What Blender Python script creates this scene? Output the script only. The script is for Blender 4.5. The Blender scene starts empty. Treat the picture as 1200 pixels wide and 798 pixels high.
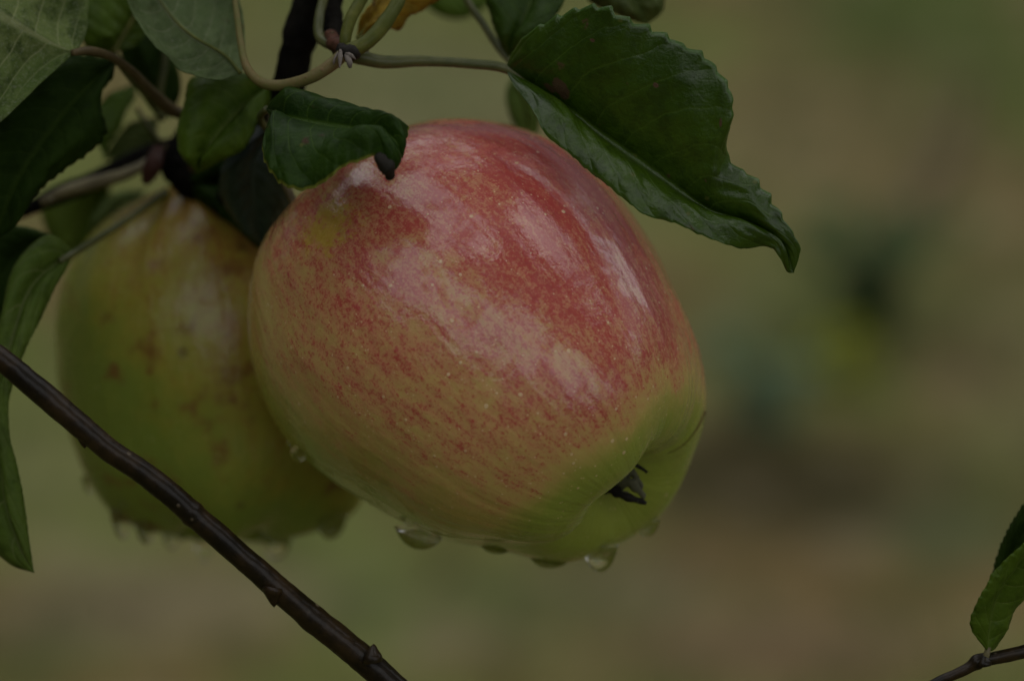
import bpy, bmesh, math, random
import numpy as np
from mathutils import Vector, Matrix, noise
from mathutils.bvhtree import BVHTree

# ------------------------------------------------------------------ camera, sky, sun, exposure
sc = bpy.context.scene
COL = sc.collection
FOCUS = 0.49            # metres from the lens to the plane of focus
CAMZ = 1.5
PITCH = math.radians(20)
cam_d = bpy.data.cameras.new('camera'); cam = bpy.data.objects.new('camera', cam_d); COL.objects.link(cam)
cam.location = (0, 0, CAMZ)
cam.rotation_euler = (math.radians(90) - PITCH, 0, 0)
cam_d.lens = 100; cam_d.sensor_width = 36
cam_d.clip_start = 0.01; cam_d.clip_end = 500
cam_d.dof.use_dof = True; cam_d.dof.focus_distance = FOCUS + 0.001; cam_d.dof.aperture_fstop = 7.6
sc.camera = cam

SUN_EL, SUN_AZ = math.radians(74), math.radians(125)    # azimuth clockwise from +Y (view direction)
world = bpy.data.worlds.new('World'); sc.world = world; world.use_nodes = True
wn = world.node_tree; wn.nodes.clear()
sky = wn.nodes.new('ShaderNodeTexSky'); sky.sky_type = 'NISHITA'; sky.sun_disc = False
sky.sun_elevation = SUN_EL; sky.sun_rotation = SUN_AZ; sky.dust_density = 6; sky.air_density = 0.8; sky.ozone_density = 1.0
bg = wn.nodes.new('ShaderNodeBackground'); bg.inputs[1].default_value = 0.06
wo = wn.nodes.new('ShaderNodeOutputWorld')
hs = wn.nodes.new('ShaderNodeHueSaturation'); hs.inputs['Saturation'].default_value = 0.3   # cloud cover greys the sky
wn.links.new(sky.outputs[0], hs.inputs['Color']); wn.links.new(hs.outputs[0], bg.inputs[0]); wn.links.new(bg.outputs[0], wo.inputs[0])
sun_d = bpy.data.lights.new('sun', 'SUN'); sun = bpy.data.objects.new('sun', sun_d); COL.objects.link(sun)
sun_d.energy = 5.0; sun_d.angle = math.radians(140); sun_d.color = (0.98, 0.98, 1.0)
sd = Vector((math.sin(SUN_AZ) * math.cos(SUN_EL), math.cos(SUN_AZ) * math.cos(SUN_EL), math.sin(SUN_EL)))
sun.rotation_euler = sd.to_track_quat('Z', 'Y').to_euler(); sun.location = (3, -2, 5)
sc.view_settings.view_transform = 'Standard'; sc.view_settings.look = 'None'
sc.view_settings.gamma = 1; sc.view_settings.use_curve_mapping = False
sc.view_settings.exposure = -0.86
sc.render.engine = 'CYCLES'
sc.cycles.use_denoising = True
sc.cycles.max_bounces = 10; sc.cycles.transmission_bounces = 8
sc.cycles.caustics_reflective = False; sc.cycles.caustics_refractive = True

rnd = random.Random(7)

# ------------------------------------------------------------------ picture pixel + distance -> point in the place
FW = Vector((0, math.cos(PITCH), -math.sin(PITCH)))
UP = Vector((0, math.sin(PITCH), math.cos(PITCH)))
RT = Vector((1, 0, 0))
K = 0.36 / 1200
def at(px, py, d=0.0):
    """d: centimetres beyond the plane of focus"""
    Y = FOCUS + d * 0.01
    return Vector((0, 0, CAMZ)) + RT * ((px - 600) * K * Y) + UP * (-(py - 399) * K * Y) + FW * Y
def ground_at(px, py, z=0.0):
    v = (FW + RT * ((px - 600) * K) - UP * ((py - 399) * K))
    t = (z - CAMZ) / v.z
    return Vector((0, 0, CAMZ)) + v * t
PX = K * FOCUS          # metres per photo pixel at the plane of focus

# ------------------------------------------------------------------ node helpers
def mat(name):
    m = bpy.data.materials.new(name); m.use_nodes = True
    nt = m.node_tree; nt.nodes.clear()
    out = nt.nodes.new('ShaderNodeOutputMaterial')
    return m, nt, out
class N:
    def __init__(s, nt): s.nt = nt
    def new(s, t, **k):
        n = s.nt.nodes.new(t)
        for a, b in k.items(): setattr(n, a, b)
        return n
    def put(s, sock, v):
        if v is None: return
        if isinstance(v, bpy.types.NodeSocket): s.nt.links.new(v, sock)
        else:
            if isinstance(v, (tuple, list)) and len(v) == 3 and sock.type == 'RGBA': v = (*v, 1)
            sock.default_value = v
    def math(s, op, a, b=None, c=None, clamp=False):
        n = s.new('ShaderNodeMath', operation=op, use_clamp=clamp)
        s.put(n.inputs[0], a); s.put(n.inputs[1], b)
        if c is not None: s.put(n.inputs[2], c)
        return n.outputs[0]
    def vmath(s, op, a, b=None):
        n = s.new('ShaderNodeVectorMath', operation=op)
        s.put(n.inputs[0], a); s.put(n.inputs[1], b)
        return n.outputs['Value'] if op in ('DOT_PRODUCT', 'LENGTH', 'DISTANCE') else n.outputs[0]
    def mix(s, f, a, b, mode='MIX'):
        n = s.new('ShaderNodeMix', data_type='RGBA', blend_type=mode)
        s.put(n.inputs[0], f); s.put(n.inputs[6], a); s.put(n.inputs[7], b)
        return n.outputs[2]
    def noise(s, vec, scale, detail=3, rough=0.55, dist=0.0):
        n = s.new('ShaderNodeTexNoise')
        s.put(n.inputs['Vector'], vec); n.inputs['Scale'].default_value = scale
        n.inputs['Detail'].default_value = detail; n.inputs['Roughness'].default_value = rough
        n.inputs['Distortion'].default_value = dist
        return n.outputs['Fac']
    def voro(s, vec, scale, rnd_=1.0, feature='F1'):
        n = s.new('ShaderNodeTexVoronoi', feature=feature)
        s.put(n.inputs['Vector'], vec); n.inputs['Scale'].default_value = scale; n.inputs['Randomness'].default_value = rnd_
        return n
    def ramp(s, f, lo, hi, a=0.0, b=1.0, smooth=True):
        n = s.new('ShaderNodeMapRange', interpolation_type='SMOOTHSTEP' if smooth else 'LINEAR', clamp=True)
        s.put(n.inputs[0], f); s.put(n.inputs[1], lo); s.put(n.inputs[2], hi); s.put(n.inputs[3], a); s.put(n.inputs[4], b)
        return n.outputs[0]
    def sep(s, v):
        n = s.new('ShaderNodeSeparateXYZ'); s.put(n.inputs[0], v); return n.outputs
    def comb(s, x, y, z):
        n = s.new('ShaderNodeCombineXYZ'); s.put(n.inputs[0], x); s.put(n.inputs[1], y); s.put(n.inputs[2], z); return n.outputs[0]
    def bump(s, h, strength, dist, normal=None):
        n = s.new('ShaderNodeBump'); n.inputs['Strength'].default_value = strength; n.inputs['Distance'].default_value = dist
        s.put(n.inputs['Height'], h)
        if normal is not None: s.put(n.inputs['Normal'], normal)
        return n.outputs[0]

# ------------------------------------------------------------------ leaf materials
def leaf_mat(name, base, vein, dark, gloss=0.3,  coat=0.5, transl=0.25, tcol=(0.12, 0.2, 0.02), spots=0.0, quilt=1.0,
             spot_col=(0.05, 0.025, 0.012), hairs=0.0, veinw=0.05, nv=9.0, edge_col=None, uvspots=(), mott=0.5):
    m, nt, out = mat(name); n = N(nt)
    uv = n.new('ShaderNodeUVMap').outputs[0]
    oc = n.new('ShaderNodeTexCoord').outputs['Object']
    u, v, _ = n.sep(uv)
    uu = n.math('SUBTRACT', n.math('MULTIPLY', u, 2), 1)
    au = n.math('ABSOLUTE', uu)
    wob = n.noise(oc, 90, 3)
    wobc = n.math('MULTIPLY', n.math('SUBTRACT', wob, 0.5), 0.6)
    side = n.math('MULTIPLY', n.math('GREATER_THAN', uu, 0.0), 0.43)
    bend = n.math('MULTIPLY', n.math('POWER', au, 1.3), 2.2)
    ph = n.math('ADD', n.math('SUBTRACT', n.math('MULTIPLY', v, nv), bend), n.math('ADD', wobc, side))
    tri = n.math('ABSOLUTE', n.math('SUBTRACT', n.math('FRACT', ph), 0.5))       # 0.5 on a vein, 0 between
    lat = n.ramp(tri, 0.5 - veinw, 0.5)
    lat = n.math('MULTIPLY', lat, n.ramp(au, 1.0, 0.5, 0.15, 1.0))
    midr = n.ramp(au, 0.05, 0.012)
    vo = n.voro(oc, 900); cell = n.ramp(vo.outputs['Distance'], 0.0, 0.9)
    vo2 = n.voro(oc, 330, feature='DISTANCE_TO_EDGE'); net = n.ramp(vo2.outputs['Distance'], 0.10, 0.0)
    veins = n.math('MAXIMUM', n.math('MAXIMUM', lat, midr), n.math('MULTIPLY', net, 0.15))
    big = n.ramp(n.noise(oc, 45, 3), 0.3, 0.7)
    col = n.mix(big, base, dark)
    fine = n.noise(oc, 700, 4, 0.7)
    col = n.mix(n.ramp(fine, 0.35, 0.7, 0, 0.5), col, dark)
    col = n.mix(n.ramp(n.noise(oc, 210, 5, 0.7), 0.45, 0.62, 0, mott), col, tuple(c * 0.5 for c in dark))
    col = n.mix(n.math('MULTIPLY', veins, 0.75), col, vein)
    if hairs:
        col = n.mix(n.ramp(n.noise(oc, 2500, 2), 0.5, 0.75, 0, hairs), col, (0.30, 0.33, 0.24))
    if spots:
        sp = n.ramp(n.noise(oc, 130, 4, 0.6), 0.70 - 0.09 * spots, 0.76 - 0.09 * spots)
        col = n.mix(n.math('MULTIPLY', sp, 0.9), col, spot_col)
        v3 = n.voro(oc, 160)
        dots = n.ramp(v3.outputs['Distance'], 0.10, 0.05)
        col = n.mix(n.math('MULTIPLY', dots, 0.8 * min(1, spots)), col, (0.10, 0.10, 0.02))
    for (su, sv, sr) in uvspots:
        du = n.math('MULTIPLY', n.math('SUBTRACT', u, su), 0.75); dv = n.math('SUBTRACT', v, sv)
        r_ = n.math('SQRT', n.math('ADD', n.math('MULTIPLY', du, du), n.math('MULTIPLY', dv, dv)))
        r_ = n.math('ADD', r_, n.math('MULTIPLY', n.math('SUBTRACT', n.noise(oc, 500, 3), 0.5), sr * 1.6))
        col = n.mix(n.ramp(r_, sr * 1.05, sr * 0.8, 0, .9), col, spot_col)
    if edge_col:
        ee = n.ramp(n.math('ADD', au, n.math('MULTIPLY', wobc, 0.06)), 0.955, 0.99)
        col = n.mix(n.math('MULTIPLY', ee, 0.85), col, edge_col)
    hgt = n.math('ADD', n.math('MULTIPLY', n.math('POWER', n.math('MULTIPLY', tri, 2.0), 2.0), -1.0 * quilt), n.math('MULTIPLY', cell, 0.10))
    hgt = n.math('ADD', hgt, n.math('MULTIPLY', net, -0.10))
    hgt = n.math('ADD', hgt, n.math('MULTIPLY', midr, -1.0))
    hgt = n.math('ADD', hgt, n.math('MULTIPLY', n.noise(oc, 260, 5, 0.7), 1.8))
    nrm = n.bump(hgt, 0.4, 0.0006)
    p = n.new('ShaderNodeBsdfPrincipled')
    n.put(p.inputs['Base Color'], col); n.put(p.inputs['Normal'], nrm)
    n.put(p.inputs['Roughness'], n.ramp(fine, 0.3, 0.7, gloss, gloss + 0.18))
    p.inputs['Specular IOR Level'].default_value = 0.05 + 0.3 * coat
    p.inputs['Coat Weight'].default_value = coat * 0.6; p.inputs['Coat Roughness'].default_value = 0.25
    n.put(p.inputs['Coat Normal'], n.bump(hgt, 0.3, 0.0005))
    t = n.new('ShaderNodeBsdfTranslucent'); n.put(t.inputs[0], tcol); n.put(t.inputs['Normal'], nrm)
    ms = n.new('ShaderNodeMixShader'); ms.inputs[0].default_value = transl
    nt.links.new(p.outputs[0], ms.inputs[1]); nt.links.new(t.outputs[0], ms.inputs[2])
    nt.links.new(ms.outputs[0], out.inputs[0])
    return m

L_TOP = leaf_mat('leaf_upper_side', (0.034, 0.072, 0.006), (0.060, 0.100, 0.014), (0.018, 0.042, 0.003), 0.45, 0.2, 0.12, spots=0.6)
L_BIG = leaf_mat('glossy_leaf_upper_side', (0.046, 0.090, 0.004), (0.046, 0.088, 0.007), (0.024, 0.055, 0.002), 0.30, 0.6, 0.10,
                 spots=0.6, spot_col=(0.085, 0.045, 0.028), nv=10, mott=0.5, uvspots=((0.42, 0.19, 0.030), (0.45, 0.15, 0.020), (0.15, 0.25, 0.008), (0.20, 0.42, 0.008), (0.10, 0.60, 0.009), (0.34, 0.66, 0.006)), edge_col=(0.05, 0.11, 0.015))
L_CURL = leaf_mat('curled_leaf_upper_side', (0.028, 0.062, 0.005), (0.038, 0.075, 0.008), (0.012, 0.032, 0.003), 0.48, 0.10, 0.10,
                  spots=0.7, nv=7, edge_col=(0.22, 0.24, 0.04))
L_UNDER = leaf_mat('leaf_underside', (0.17, 0.215, 0.07), (0.24, 0.27, 0.12), (0.060, 0.10, 0.022), 0.6, 0.0, 0.22, hairs=0.35,
                   spots=0.5, quilt=0.8, veinw=0.07, mott=0.75, spot_col=(0.05, 0.045, 0.02))
L_UNDER2 = leaf_mat('leaf_underside_smooth', (0.105, 0.145, 0.055), (0.17, 0.19, 0.10), (0.065, 0.10, 0.032), 0.55, 0.1, 0.25, hairs=0.2,
                    spots=0.2, quilt=0.5, veinw=0.05)
L_MID = leaf_mat('leaf_mid_green', (0.095, 0.155, 0.013), (0.12, 0.17, 0.03), (0.055, 0.105, 0.008), 0.42, 0.15, 0.28, spots=0.3)
L_GREY = leaf_mat('leaf_grey_green', (0.100, 0.150, 0.024), (0.15, 0.18, 0.06), (0.065, 0.110, 0.014), 0.5, 0.1, 0.25)
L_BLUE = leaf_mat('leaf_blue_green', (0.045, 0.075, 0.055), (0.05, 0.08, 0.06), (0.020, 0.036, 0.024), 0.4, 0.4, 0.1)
L_LIME = leaf_mat('leaf_lime', (0.16, 0.22, 0.03), (0.2, 0.25, 0.06), (0.10, 0.15, 0.02), 0.5, 0.1, 0.4)
L_OLIVE = leaf_mat('leaf_olive', (0.075, 0.10, 0.02), (0.08, 0.11, 0.03), (0.05, 0.07, 0.014), 0.5, 0.2, 0.3)
L_YELLOW = leaf_mat('leaf_yellowed', (0.42, 0.30, 0.03), (0.30, 0.14, 0.02), (0.20, 0.14, 0.02), 0.5, 0.2, 0.35, tcol=(0.4, 0.2, 0.02), spots=1.2)
L_BLACK = leaf_mat('leaf_green_painted_shade', (0.018, 0.038, 0.004), (0.024, 0.045, 0.006), (0.012, 0.027, 0.003), 0.6, 0.0, 0.08)  # dark green leaf with deep shade put into its colour

# ------------------------------------------------------------------ bark / stalk materials
def bark_mat(name, c1, c2, c3, gloss=0.35, coat=0.5, scale=1.0, bump=0.5, lent=0.6):
    m, nt, out = mat(name); n = N(nt)
    oc = n.new('ShaderNodeTexCoord').outputs['Object']
    f = n.noise(oc, 160 * scale, 5, 0.6)
    g = n.noise(oc, 900 * scale, 4, 0.6)
    col = n.mix(n.ramp(f, 0.35, 0.65), c1, c2)
    vo = n.voro(oc, 330 * scale)
    d = n.math('MULTIPLY', n.ramp(vo.outputs['Distance'], 0.20, 0.08), n.ramp(n.noise(oc, 120 * scale, 2), 0.45, 0.6))
    col = n.mix(n.math('MULTIPLY', d, lent), col, c3)
    col = n.mix(n.ramp(g, 0.45, 0.7, 0, 0.5), col, c1)
    h = n.math('ADD', n.math('MULTIPLY', f, 1.0), n.math('ADD', n.math('MULTIPLY', g, 0.35), n.math('MULTIPLY', d, 0.5)))
    p = n.new('ShaderNodeBsdfPrincipled')
    n.put(p.inputs['Base Color'], col); n.put(p.inputs['Normal'], n.bump(h, bump, 0.0006))
    n.put(p.inputs['Roughness'], n.ramp(g, 0.3, 0.7, gloss, gloss + 0.25))
    p.inputs['Coat Weight'].default_value = coat; p.inputs['Coat Roughness'].default_value = 0.2; p.inputs['Specular IOR Level'].default_value = 0.06 + 0.2 * coat
    nt.links.new(p.outputs[0], out.inputs[0])
    return m
B_TWIG = bark_mat('wet_brown_bark', (0.007, 0.005, 0.002), (0.028, 0.017, 0.007), (0.24, 0.19, 0.12), 0.33, 0.22)
B_DARK = bark_mat('wet_bark_painted_shade', (0.003, 0.003, 0.002), (0.007, 0.006, 0.004), (0.03, 0.03, 0.026), 0.7, 0.0, bump=1.0)  # wet bark, near black because shade is put into its colour too
B_GREY = bark_mat('grey_green_bark', (0.10, 0.085, 0.045), (0.16, 0.14, 0.07), (0.3, 0.28, 0.2), 0.45, 0.2)
B_PET = bark_mat('green_stalk', (0.060, 0.072, 0.014), (0.11, 0.115, 0.024), (0.16, 0.05, 0.03), 0.5, 0.1, bump=0.5, lent=0.4)
B_PETRED = bark_mat('reddish_green_stalk', (0.10, 0.105, 0.030), (0.14, 0.105, 0.042), (0.20, 0.07, 0.05), 0.5, 0.1, bump=0.5)
B_PETDARK = bark_mat('dark_green_stalk', (0.055, 0.065, 0.022), (0.085, 0.09, 0.03), (0.12, 0.05, 0.03), 0.42, 0.3, bump=0.3, lent=0.3)
B_BROWN = bark_mat('brown_stalk', (0.065, 0.050, 0.022), (0.095, 0.072, 0.034), (0.14, 0.12, 0.07), 0.5, 0.15)
B_PINK = bark_mat('pinkish_bud_bark', (0.05, 0.02, 0.014), (0.035, 0.016, 0.011), (0.1, 0.05, 0.04), 0.5, 0.1)

B_JOINT = bark_mat('reddish_joint_bark', (0.035, 0.022, 0.012), (0.10, 0.04, 0.025), (0.12, 0.11, 0.05), 0.6, 0.1, bump=1.0)
def simple_mat(name, col, rough=0.5, coat=0.0):
    m, nt, out = mat(name); n = N(nt)
    oc = n.new('ShaderNodeTexCoord').outputs['Object']
    f = n.noise(oc, 500, 4)
    p = n.new('ShaderNodeBsdfPrincipled')
    n.put(p.inputs['Base Color'], n.mix(f, tuple(c * 0.6 for c in col), tuple(c * 1.3 for c in col)))
    p.inputs['Roughness'].default_value = rough; p.inputs['Coat Weight'].default_value = coat; p.inputs['Specular IOR Level'].default_value = 0.15
    n.put(p.inputs['Normal'], n.bump(f, 0.5, 0.0005))
    nt.links.new(p.outputs[0], out.inputs[0])
    return m
M_SEPAL = simple_mat('dried_sepal', (0.085, 0.085, 0.050), 0.75)
M_SEPAL2 = simple_mat('dark_sepal', (0.014, 0.012, 0.009), 0.7)
M_FUZZ = simple_mat('pale_stipule', (0.15, 0.13, 0.11), 0.95)
M_SCAR = simple_mat('skin_scar', (0.06, 0.018, 0.008), 0.7)
M_ROT = simple_mat('decayed_leaf_tip', (0.018, 0.016, 0.012), 0.7)

m, nt, out = mat('water'); n = N(nt)
g = n.new('ShaderNodeBsdfGlass'); g.inputs['IOR'].default_value = 1.333; g.inputs['Roughness'].default_value = 0.0
nt.links.new(g.outputs[0], out.inputs[0]); M_WATER = m

# ------------------------------------------------------------------ apple skin
def skin_mat(name, blush_dir, R, amount, red, red2, mid, yellow, green, calyx_green=1.0, coat=1.0, dotpale=0.7,
             patches=(), blotch=0.0, contrast=1.0, cdir_grad=None, dark_spots=0.0, seed=0.0, ypatch=None):
    m, nt, out = mat(name); n = N(nt)
    oc0 = n.new('ShaderNodeTexCoord').outputs['Object']
    oc = n.vmath('SCALE', oc0); sc_n = oc.node; sc_n.inputs['Scale'].default_value = 1.0 / R
    ocs = n.vmath('ADD', oc, (seed, seed * 1.7, seed * 0.6))
    x, y, z = n.sep(oc)
    rho = n.math('SQRT', n.math('ADD', n.math('MULTIPLY', x, x), n.math('MULTIPLY', y, y)))
    rho = n.math('MAXIMUM', rho, 0.02)
    cx = n.math('DIVIDE', x, rho); cy = n.math('DIVIDE', y, rho)
    zz = n.math('ADD', z, seed)
    st1 = n.comb(n.math('MULTIPLY', cx, 5), n.math('MULTIPLY', cy, 5), n.math('MULTIPLY', zz, 1.3))
    st2 = n.comb(n.math('MULTIPLY', cx, 16), n.math('MULTIPLY', cy, 16), n.math('MULTIPLY', zz, 3.0))
    s1 = n.noise(st1, 1.0, 4, 0.6); s2 = n.noise(st2, 1.0, 4, 0.65)
    low = n.noise(ocs, 1.7, 3, 0.5); med = n.noise(ocs, 7.0, 4, 0.6)
    fine = n.noise(ocs, 50, 5, 0.75); fine2 = n.noise(ocs, 95, 2, 0.6)
    nd = n.vmath('NORMALIZE', oc)
    dd = n.vmath('DOT_PRODUCT', nd, tuple(blush_dir))
    b = n.math('ADD', n.math('MULTIPLY', dd, 0.85), amount)
    b = n.math('ADD', b, n.math('MULTIPLY', n.math('SUBTRACT', low, 0.5), 0.45))
    b = n.math('SUBTRACT', b, n.math('MULTIPLY', n.ramp(n.sep(n.vmath('NORMALIZE', oc))[2], 0.74, 0.92), 0.85 * calyx_green))
    for (pdir, rad, val) in patches:
        dp = n.vmath('DOT_PRODUCT', nd, tuple(pdir))
        dp = n.math('ADD', dp, n.math('MULTIPLY', n.math('SUBTRACT', med, 0.5), 0.05))
        b = n.math('ADD', b, n.math('MULTIPLY', n.ramp(dp, math.cos(rad * 1.5), math.cos(rad * 0.4)), val))
    b1 = n.math('ADD', b, n.math('MULTIPLY', n.math('SUBTRACT', s1, 0.5), 0.95 * contrast))
    b1 = n.math('ADD', b1, n.math('MULTIPLY', n.math('SUBTRACT', s2, 0.5), 0.7 * contrast))
    b1 = n.math('ADD', b1, n.math('MULTIPLY', n.math('SUBTRACT', med, 0.5), 0.5))
    # ground colour: green to yellow
    gy = n.ramp(n.math('ADD', b, n.math('MULTIPLY', n.math('SUBTRACT', med, 0.5), 0.6)), -0.35, 0.35)
    ground = n.mix(gy, green, yellow)
    # red wash, then speckles of red over it
    b1 = n.math('ADD', b1, n.math('MULTIPLY', n.math('SUBTRACT', n.noise(ocs, 17, 4, 0.7), 0.5), 1.2))
    wash = n.ramp(b1, 0.0, 1.1)
    col = n.mix(n.math('MULTIPLY', wash, 0.85), ground, mid)
    spk = n.math('ADD', n.math('MULTIPLY', fine, 0.5), n.math('MULTIPLY', fine2, 0.5))
    fib = n.noise(n.comb(n.math('MULTIPLY', cx, 60), n.math('MULTIPLY', cy, 60), n.math('MULTIPLY', zz, 22)), 1.0, 3, 0.7)
    spk = n.math('ADD', n.math('MULTIPLY', spk, 0.65), n.math('MULTIPLY', fib, 0.35))
    thr = n.ramp(b1, -0.15, 1.2, 0.64, 0.42, smooth=False)
    sp = n.ramp(n.math('SUBTRACT', spk, thr), -0.05, 0.10)
    col = n.mix(n.math('MULTIPLY', sp, n.ramp(b1, -0.15, 0.4, 0.0, 0.8)), col, red)
    deep = n.ramp(n.math('ADD', b1, n.math('MULTIPLY', n.math('SUBTRACT', s2, 0.5), 1.5)), 1.05, 1.9)
    col = n.mix(n.math('MULTIPLY', deep, 0.5), col, red2)
    if blotch:
        bl = n.ramp(n.noise(ocs, 4.5, 4, 0.6), 0.52, 0.72)
        col = n.mix(n.math('MULTIPLY', bl, blotch), col, (0.16, 0.07, 0.02))
    if ypatch is not None:
        dp = n.math('ADD', n.vmath('DOT_PRODUCT', nd, tuple(ypatch)), n.math('MULTIPLY', n.math('SUBTRACT', n.noise(ocs, 18, 5, 0.75), 0.5), 0.06))
        col = n.mix(n.ramp(dp, math.cos(0.16), math.cos(0.0), 0, .85), col, (0.42, 0.29, 0.035))
    # lenticels
    vo = n.voro(ocs, 15, 1.0)
    r_ = n.noise(vo.outputs['Position'], 9.0, 1)
    size = n.ramp(r_, 0.3, 0.7, 0.0, 0.13)
    dots = n.ramp(n.math('SUBTRACT', vo.outputs['Distance'], size), 0.035, -0.02)
    col = n.mix(n.math('MULTIPLY', dots, dotpale), col, (0.66, 0.50, 0.28))
    v5 = n.voro(ocs, 36, 1.0)
    tiny = n.math('MULTIPLY', n.ramp(v5.outputs['Distance'], 0.20, 0.08), n.ramp(n.noise(v5.outputs['Position'], 11.0, 1), 0.5, 0.6))
    col = n.mix(n.math('MULTIPLY', tiny, dotpale * .85), col, (0.70, 0.52, 0.30))
    if dark_spots:
        v2 = n.voro(ocs, 3.2, 1.0)
        ds = n.math('MULTIPLY', n.ramp(v2.outputs['Distance'], 0.16, 0.05), n.ramp(n.noise(v2.outputs['Position'], 5, 1), 0.5, 0.55))
        col = n.mix(n.math('MULTIPLY', ds, dark_spots), col, (0.06, 0.035, 0.012))
    h = n.math('ADD', n.math('ADD', n.math('MULTIPLY', n.noise(ocs, 24, 4, 0.6), 0.8), n.math('MULTIPLY', n.noise(st1, 1.6, 2), 3.0)), n.math('MULTIPLY', fine2, 0.25))
    h = n.math('ADD', h, n.math('MULTIPLY', dots, 0.35))
    nrm = n.bump(h, 0.35, 0.00045)
    p = n.new('ShaderNodeBsdfPrincipled')
    n.put(p.inputs['Base Color'], col); n.put(p.inputs['Normal'], nrm)
    wet = n.ramp(n.math('ADD', n.math('MULTIPLY', n.noise(ocs, 4.2, 6, 0.65, 0.5), 0.8), n.math('MULTIPLY', fine, 0.2)), 0.40, 0.50)
    n.put(p.inputs['Roughness'], n.ramp(wet, 0, 1, 0.36, 0.22))
    p.inputs['Specular IOR Level'].default_value = 0.22
    p.inputs['Subsurface Weight'].default_value = 0.12
    p.inputs['Subsurface Radius'].default_value = (1.0, 0.6, 0.25); p.inputs['Subsurface Scale'].default_value = 0.003
    n.put(p.inputs['Coat Weight'], n.ramp(wet, 0, 1, coat * 0.25, coat))
    n.put(p.inputs['Coat Roughness'], n.ramp(fine, 0.3, 0.7, 0.03, 0.08))
    p.inputs['Coat IOR'].default_value = 1.5
    n.put(p.inputs['Coat Normal'], n.bump(h, 0.3, 0.0003))
    nt.links.new(p.outputs[0], out.inputs[0])
    return m

# ------------------------------------------------------------------ object helpers
def tag(o, label=None, cat=None, group=None, kind=None):
    for k, v in (('label', label), ('category', cat), ('group', group), ('kind', kind)):
        if v is not None: o[k] = v
    return o
def empty(name, M, label=None, cat=None, group=None):
    o = bpy.data.objects.new(name, None); COL.objects.link(o)
    o.matrix_world = M if isinstance(M, Matrix) else Matrix.Translation(M)
    o.empty_display_size = 0.01
    return tag(o, label, cat, group)
def mesh(name, verts, faces, mats, parent=None, M=None, uv=None, smooth=True, matidx=None):
    """verts are world points; M the matrix of the owner (parent's, or the object's own)"""
    if M is None: M = Matrix.Translation(verts[0])
    if not isinstance(M, Matrix): M = Matrix.Translation(M)
    Mi = M.inverted()
    me = bpy.data.meshes.new(name)
    me.from_pydata([Mi @ Vector(v) for v in verts], [], faces)
    if uv is not None:
        l = me.uv_layers.new(name='UVMap')
        for i, lp in enumerate(me.loops): l.data[i].uv = uv[lp.vertex_index]
    if not isinstance(mats, (list, tuple)): mats = [mats]
    for mm in mats: me.materials.append(mm)
    if matidx:
        for i, k in enumerate(matidx): me.polygons[i].material_index = k
    if smooth: me.polygons.foreach_set('use_smooth', [True] * len(me.polygons))
    me.update()
    o = bpy.data.objects.new(name, me); COL.objects.link(o)
    if parent: o.parent = parent
    else: o.matrix_world = M
    return o
def catmull(P, k):
    """resample a list of Vectors/tuples to k points, evenly by length"""
    P = [np.array(p, float) for p in P]
    if len(P) == 2: return [P[0] + (P[1] - P[0]) * i / (k - 1) for i in range(k)]
    Q = [2 * P[0] - P[1]] + P + [2 * P[-1] - P[-2]]
    pts = []
    for i in range(1, len(Q) - 2):
        p0, p1, p2, p3 = Q[i - 1], Q[i], Q[i + 1], Q[i + 2]
        for j in range(24):
            t = j / 24
            pts.append(0.5 * ((2 * p1) + (-p0 + p2) * t + (2 * p0 - 5 * p1 + 4 * p2 - p3) * t * t + (-p0 + 3 * p1 - 3 * p2 + p3) * t ** 3))
    pts.append(P[-1]); pts = np.array(pts)
    d = np.r_[0, np.cumsum(np.linalg.norm(np.diff(pts, axis=0), axis=1))]
    s = np.linspace(0, d[-1], k)
    return list(np.array([np.interp(s, d, pts[:, c]) for c in range(pts.shape[1])]).T)
def tube_geo(P, seg=14, k=None, rough=0.0, freq=300, lumps=()):
    """P: (px, py, d cm, radius px) -> verts, faces; lumps: (position 0..1, width, swell)"""
    k = k or max(12, len(P) * 8)
    W = []
    for p in P:
        w = at(p[0], p[1], p[2]); W.append((w.x, w.y, w.z, p[3] * PX))
    Q = catmull(W, k)
    verts, faces = [], []
    T0 = None
    for i, q in enumerate(Q):
        a = Vector(Q[max(0, i - 1)][:3]); b = Vector(Q[min(k - 1, i + 1)][:3])
        T = (b - a).normalized()
        if T0 is None:
            X = T.orthogonal().normalized()
        else:
            X = (X - T * X.dot(T)).normalized()
        T0 = T; Y = T.cross(X)
        c = Vector(q[:3]); r = q[3]
        for (lp, lw, ls) in lumps:
            r *= 1 + ls * math.exp(-((i / (k - 1) - lp) / lw) ** 2)
        for j in range(seg):
            a_ = 2 * math.pi * j / seg
            dvec = X * math.cos(a_) + Y * math.sin(a_)
            pt = c + dvec * r
            if rough: pt = c + dvec * r * (1 + rough * noise.noise(pt * freq) + rough * .5 * noise.noise(pt * freq * 3))
            verts.append(pt)
    for i in range(k - 1):
        for j in range(seg):
            faces.append((i * seg + j, i * seg + (j + 1) % seg, (i + 1) * seg + (j + 1) % seg, (i + 1) * seg + j))
    verts.append(Vector(Q[0][:3])); verts.append(Vector(Q[-1][:3]))
    for j in range(seg):
        faces.append((len(verts) - 2, (j + 1) % seg, j)); faces.append((len(verts) - 1, (k - 1) * seg + j, (k - 1) * seg + (j + 1) % seg))
    return verts, faces
def tube(name, P, material, parent=None, M=None, **kw):
    v, f = tube_geo(P, **kw)
    if M is None and parent is not None: M = parent.matrix_world.copy()
    return mesh(name, v, f, material, parent, M)

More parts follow.
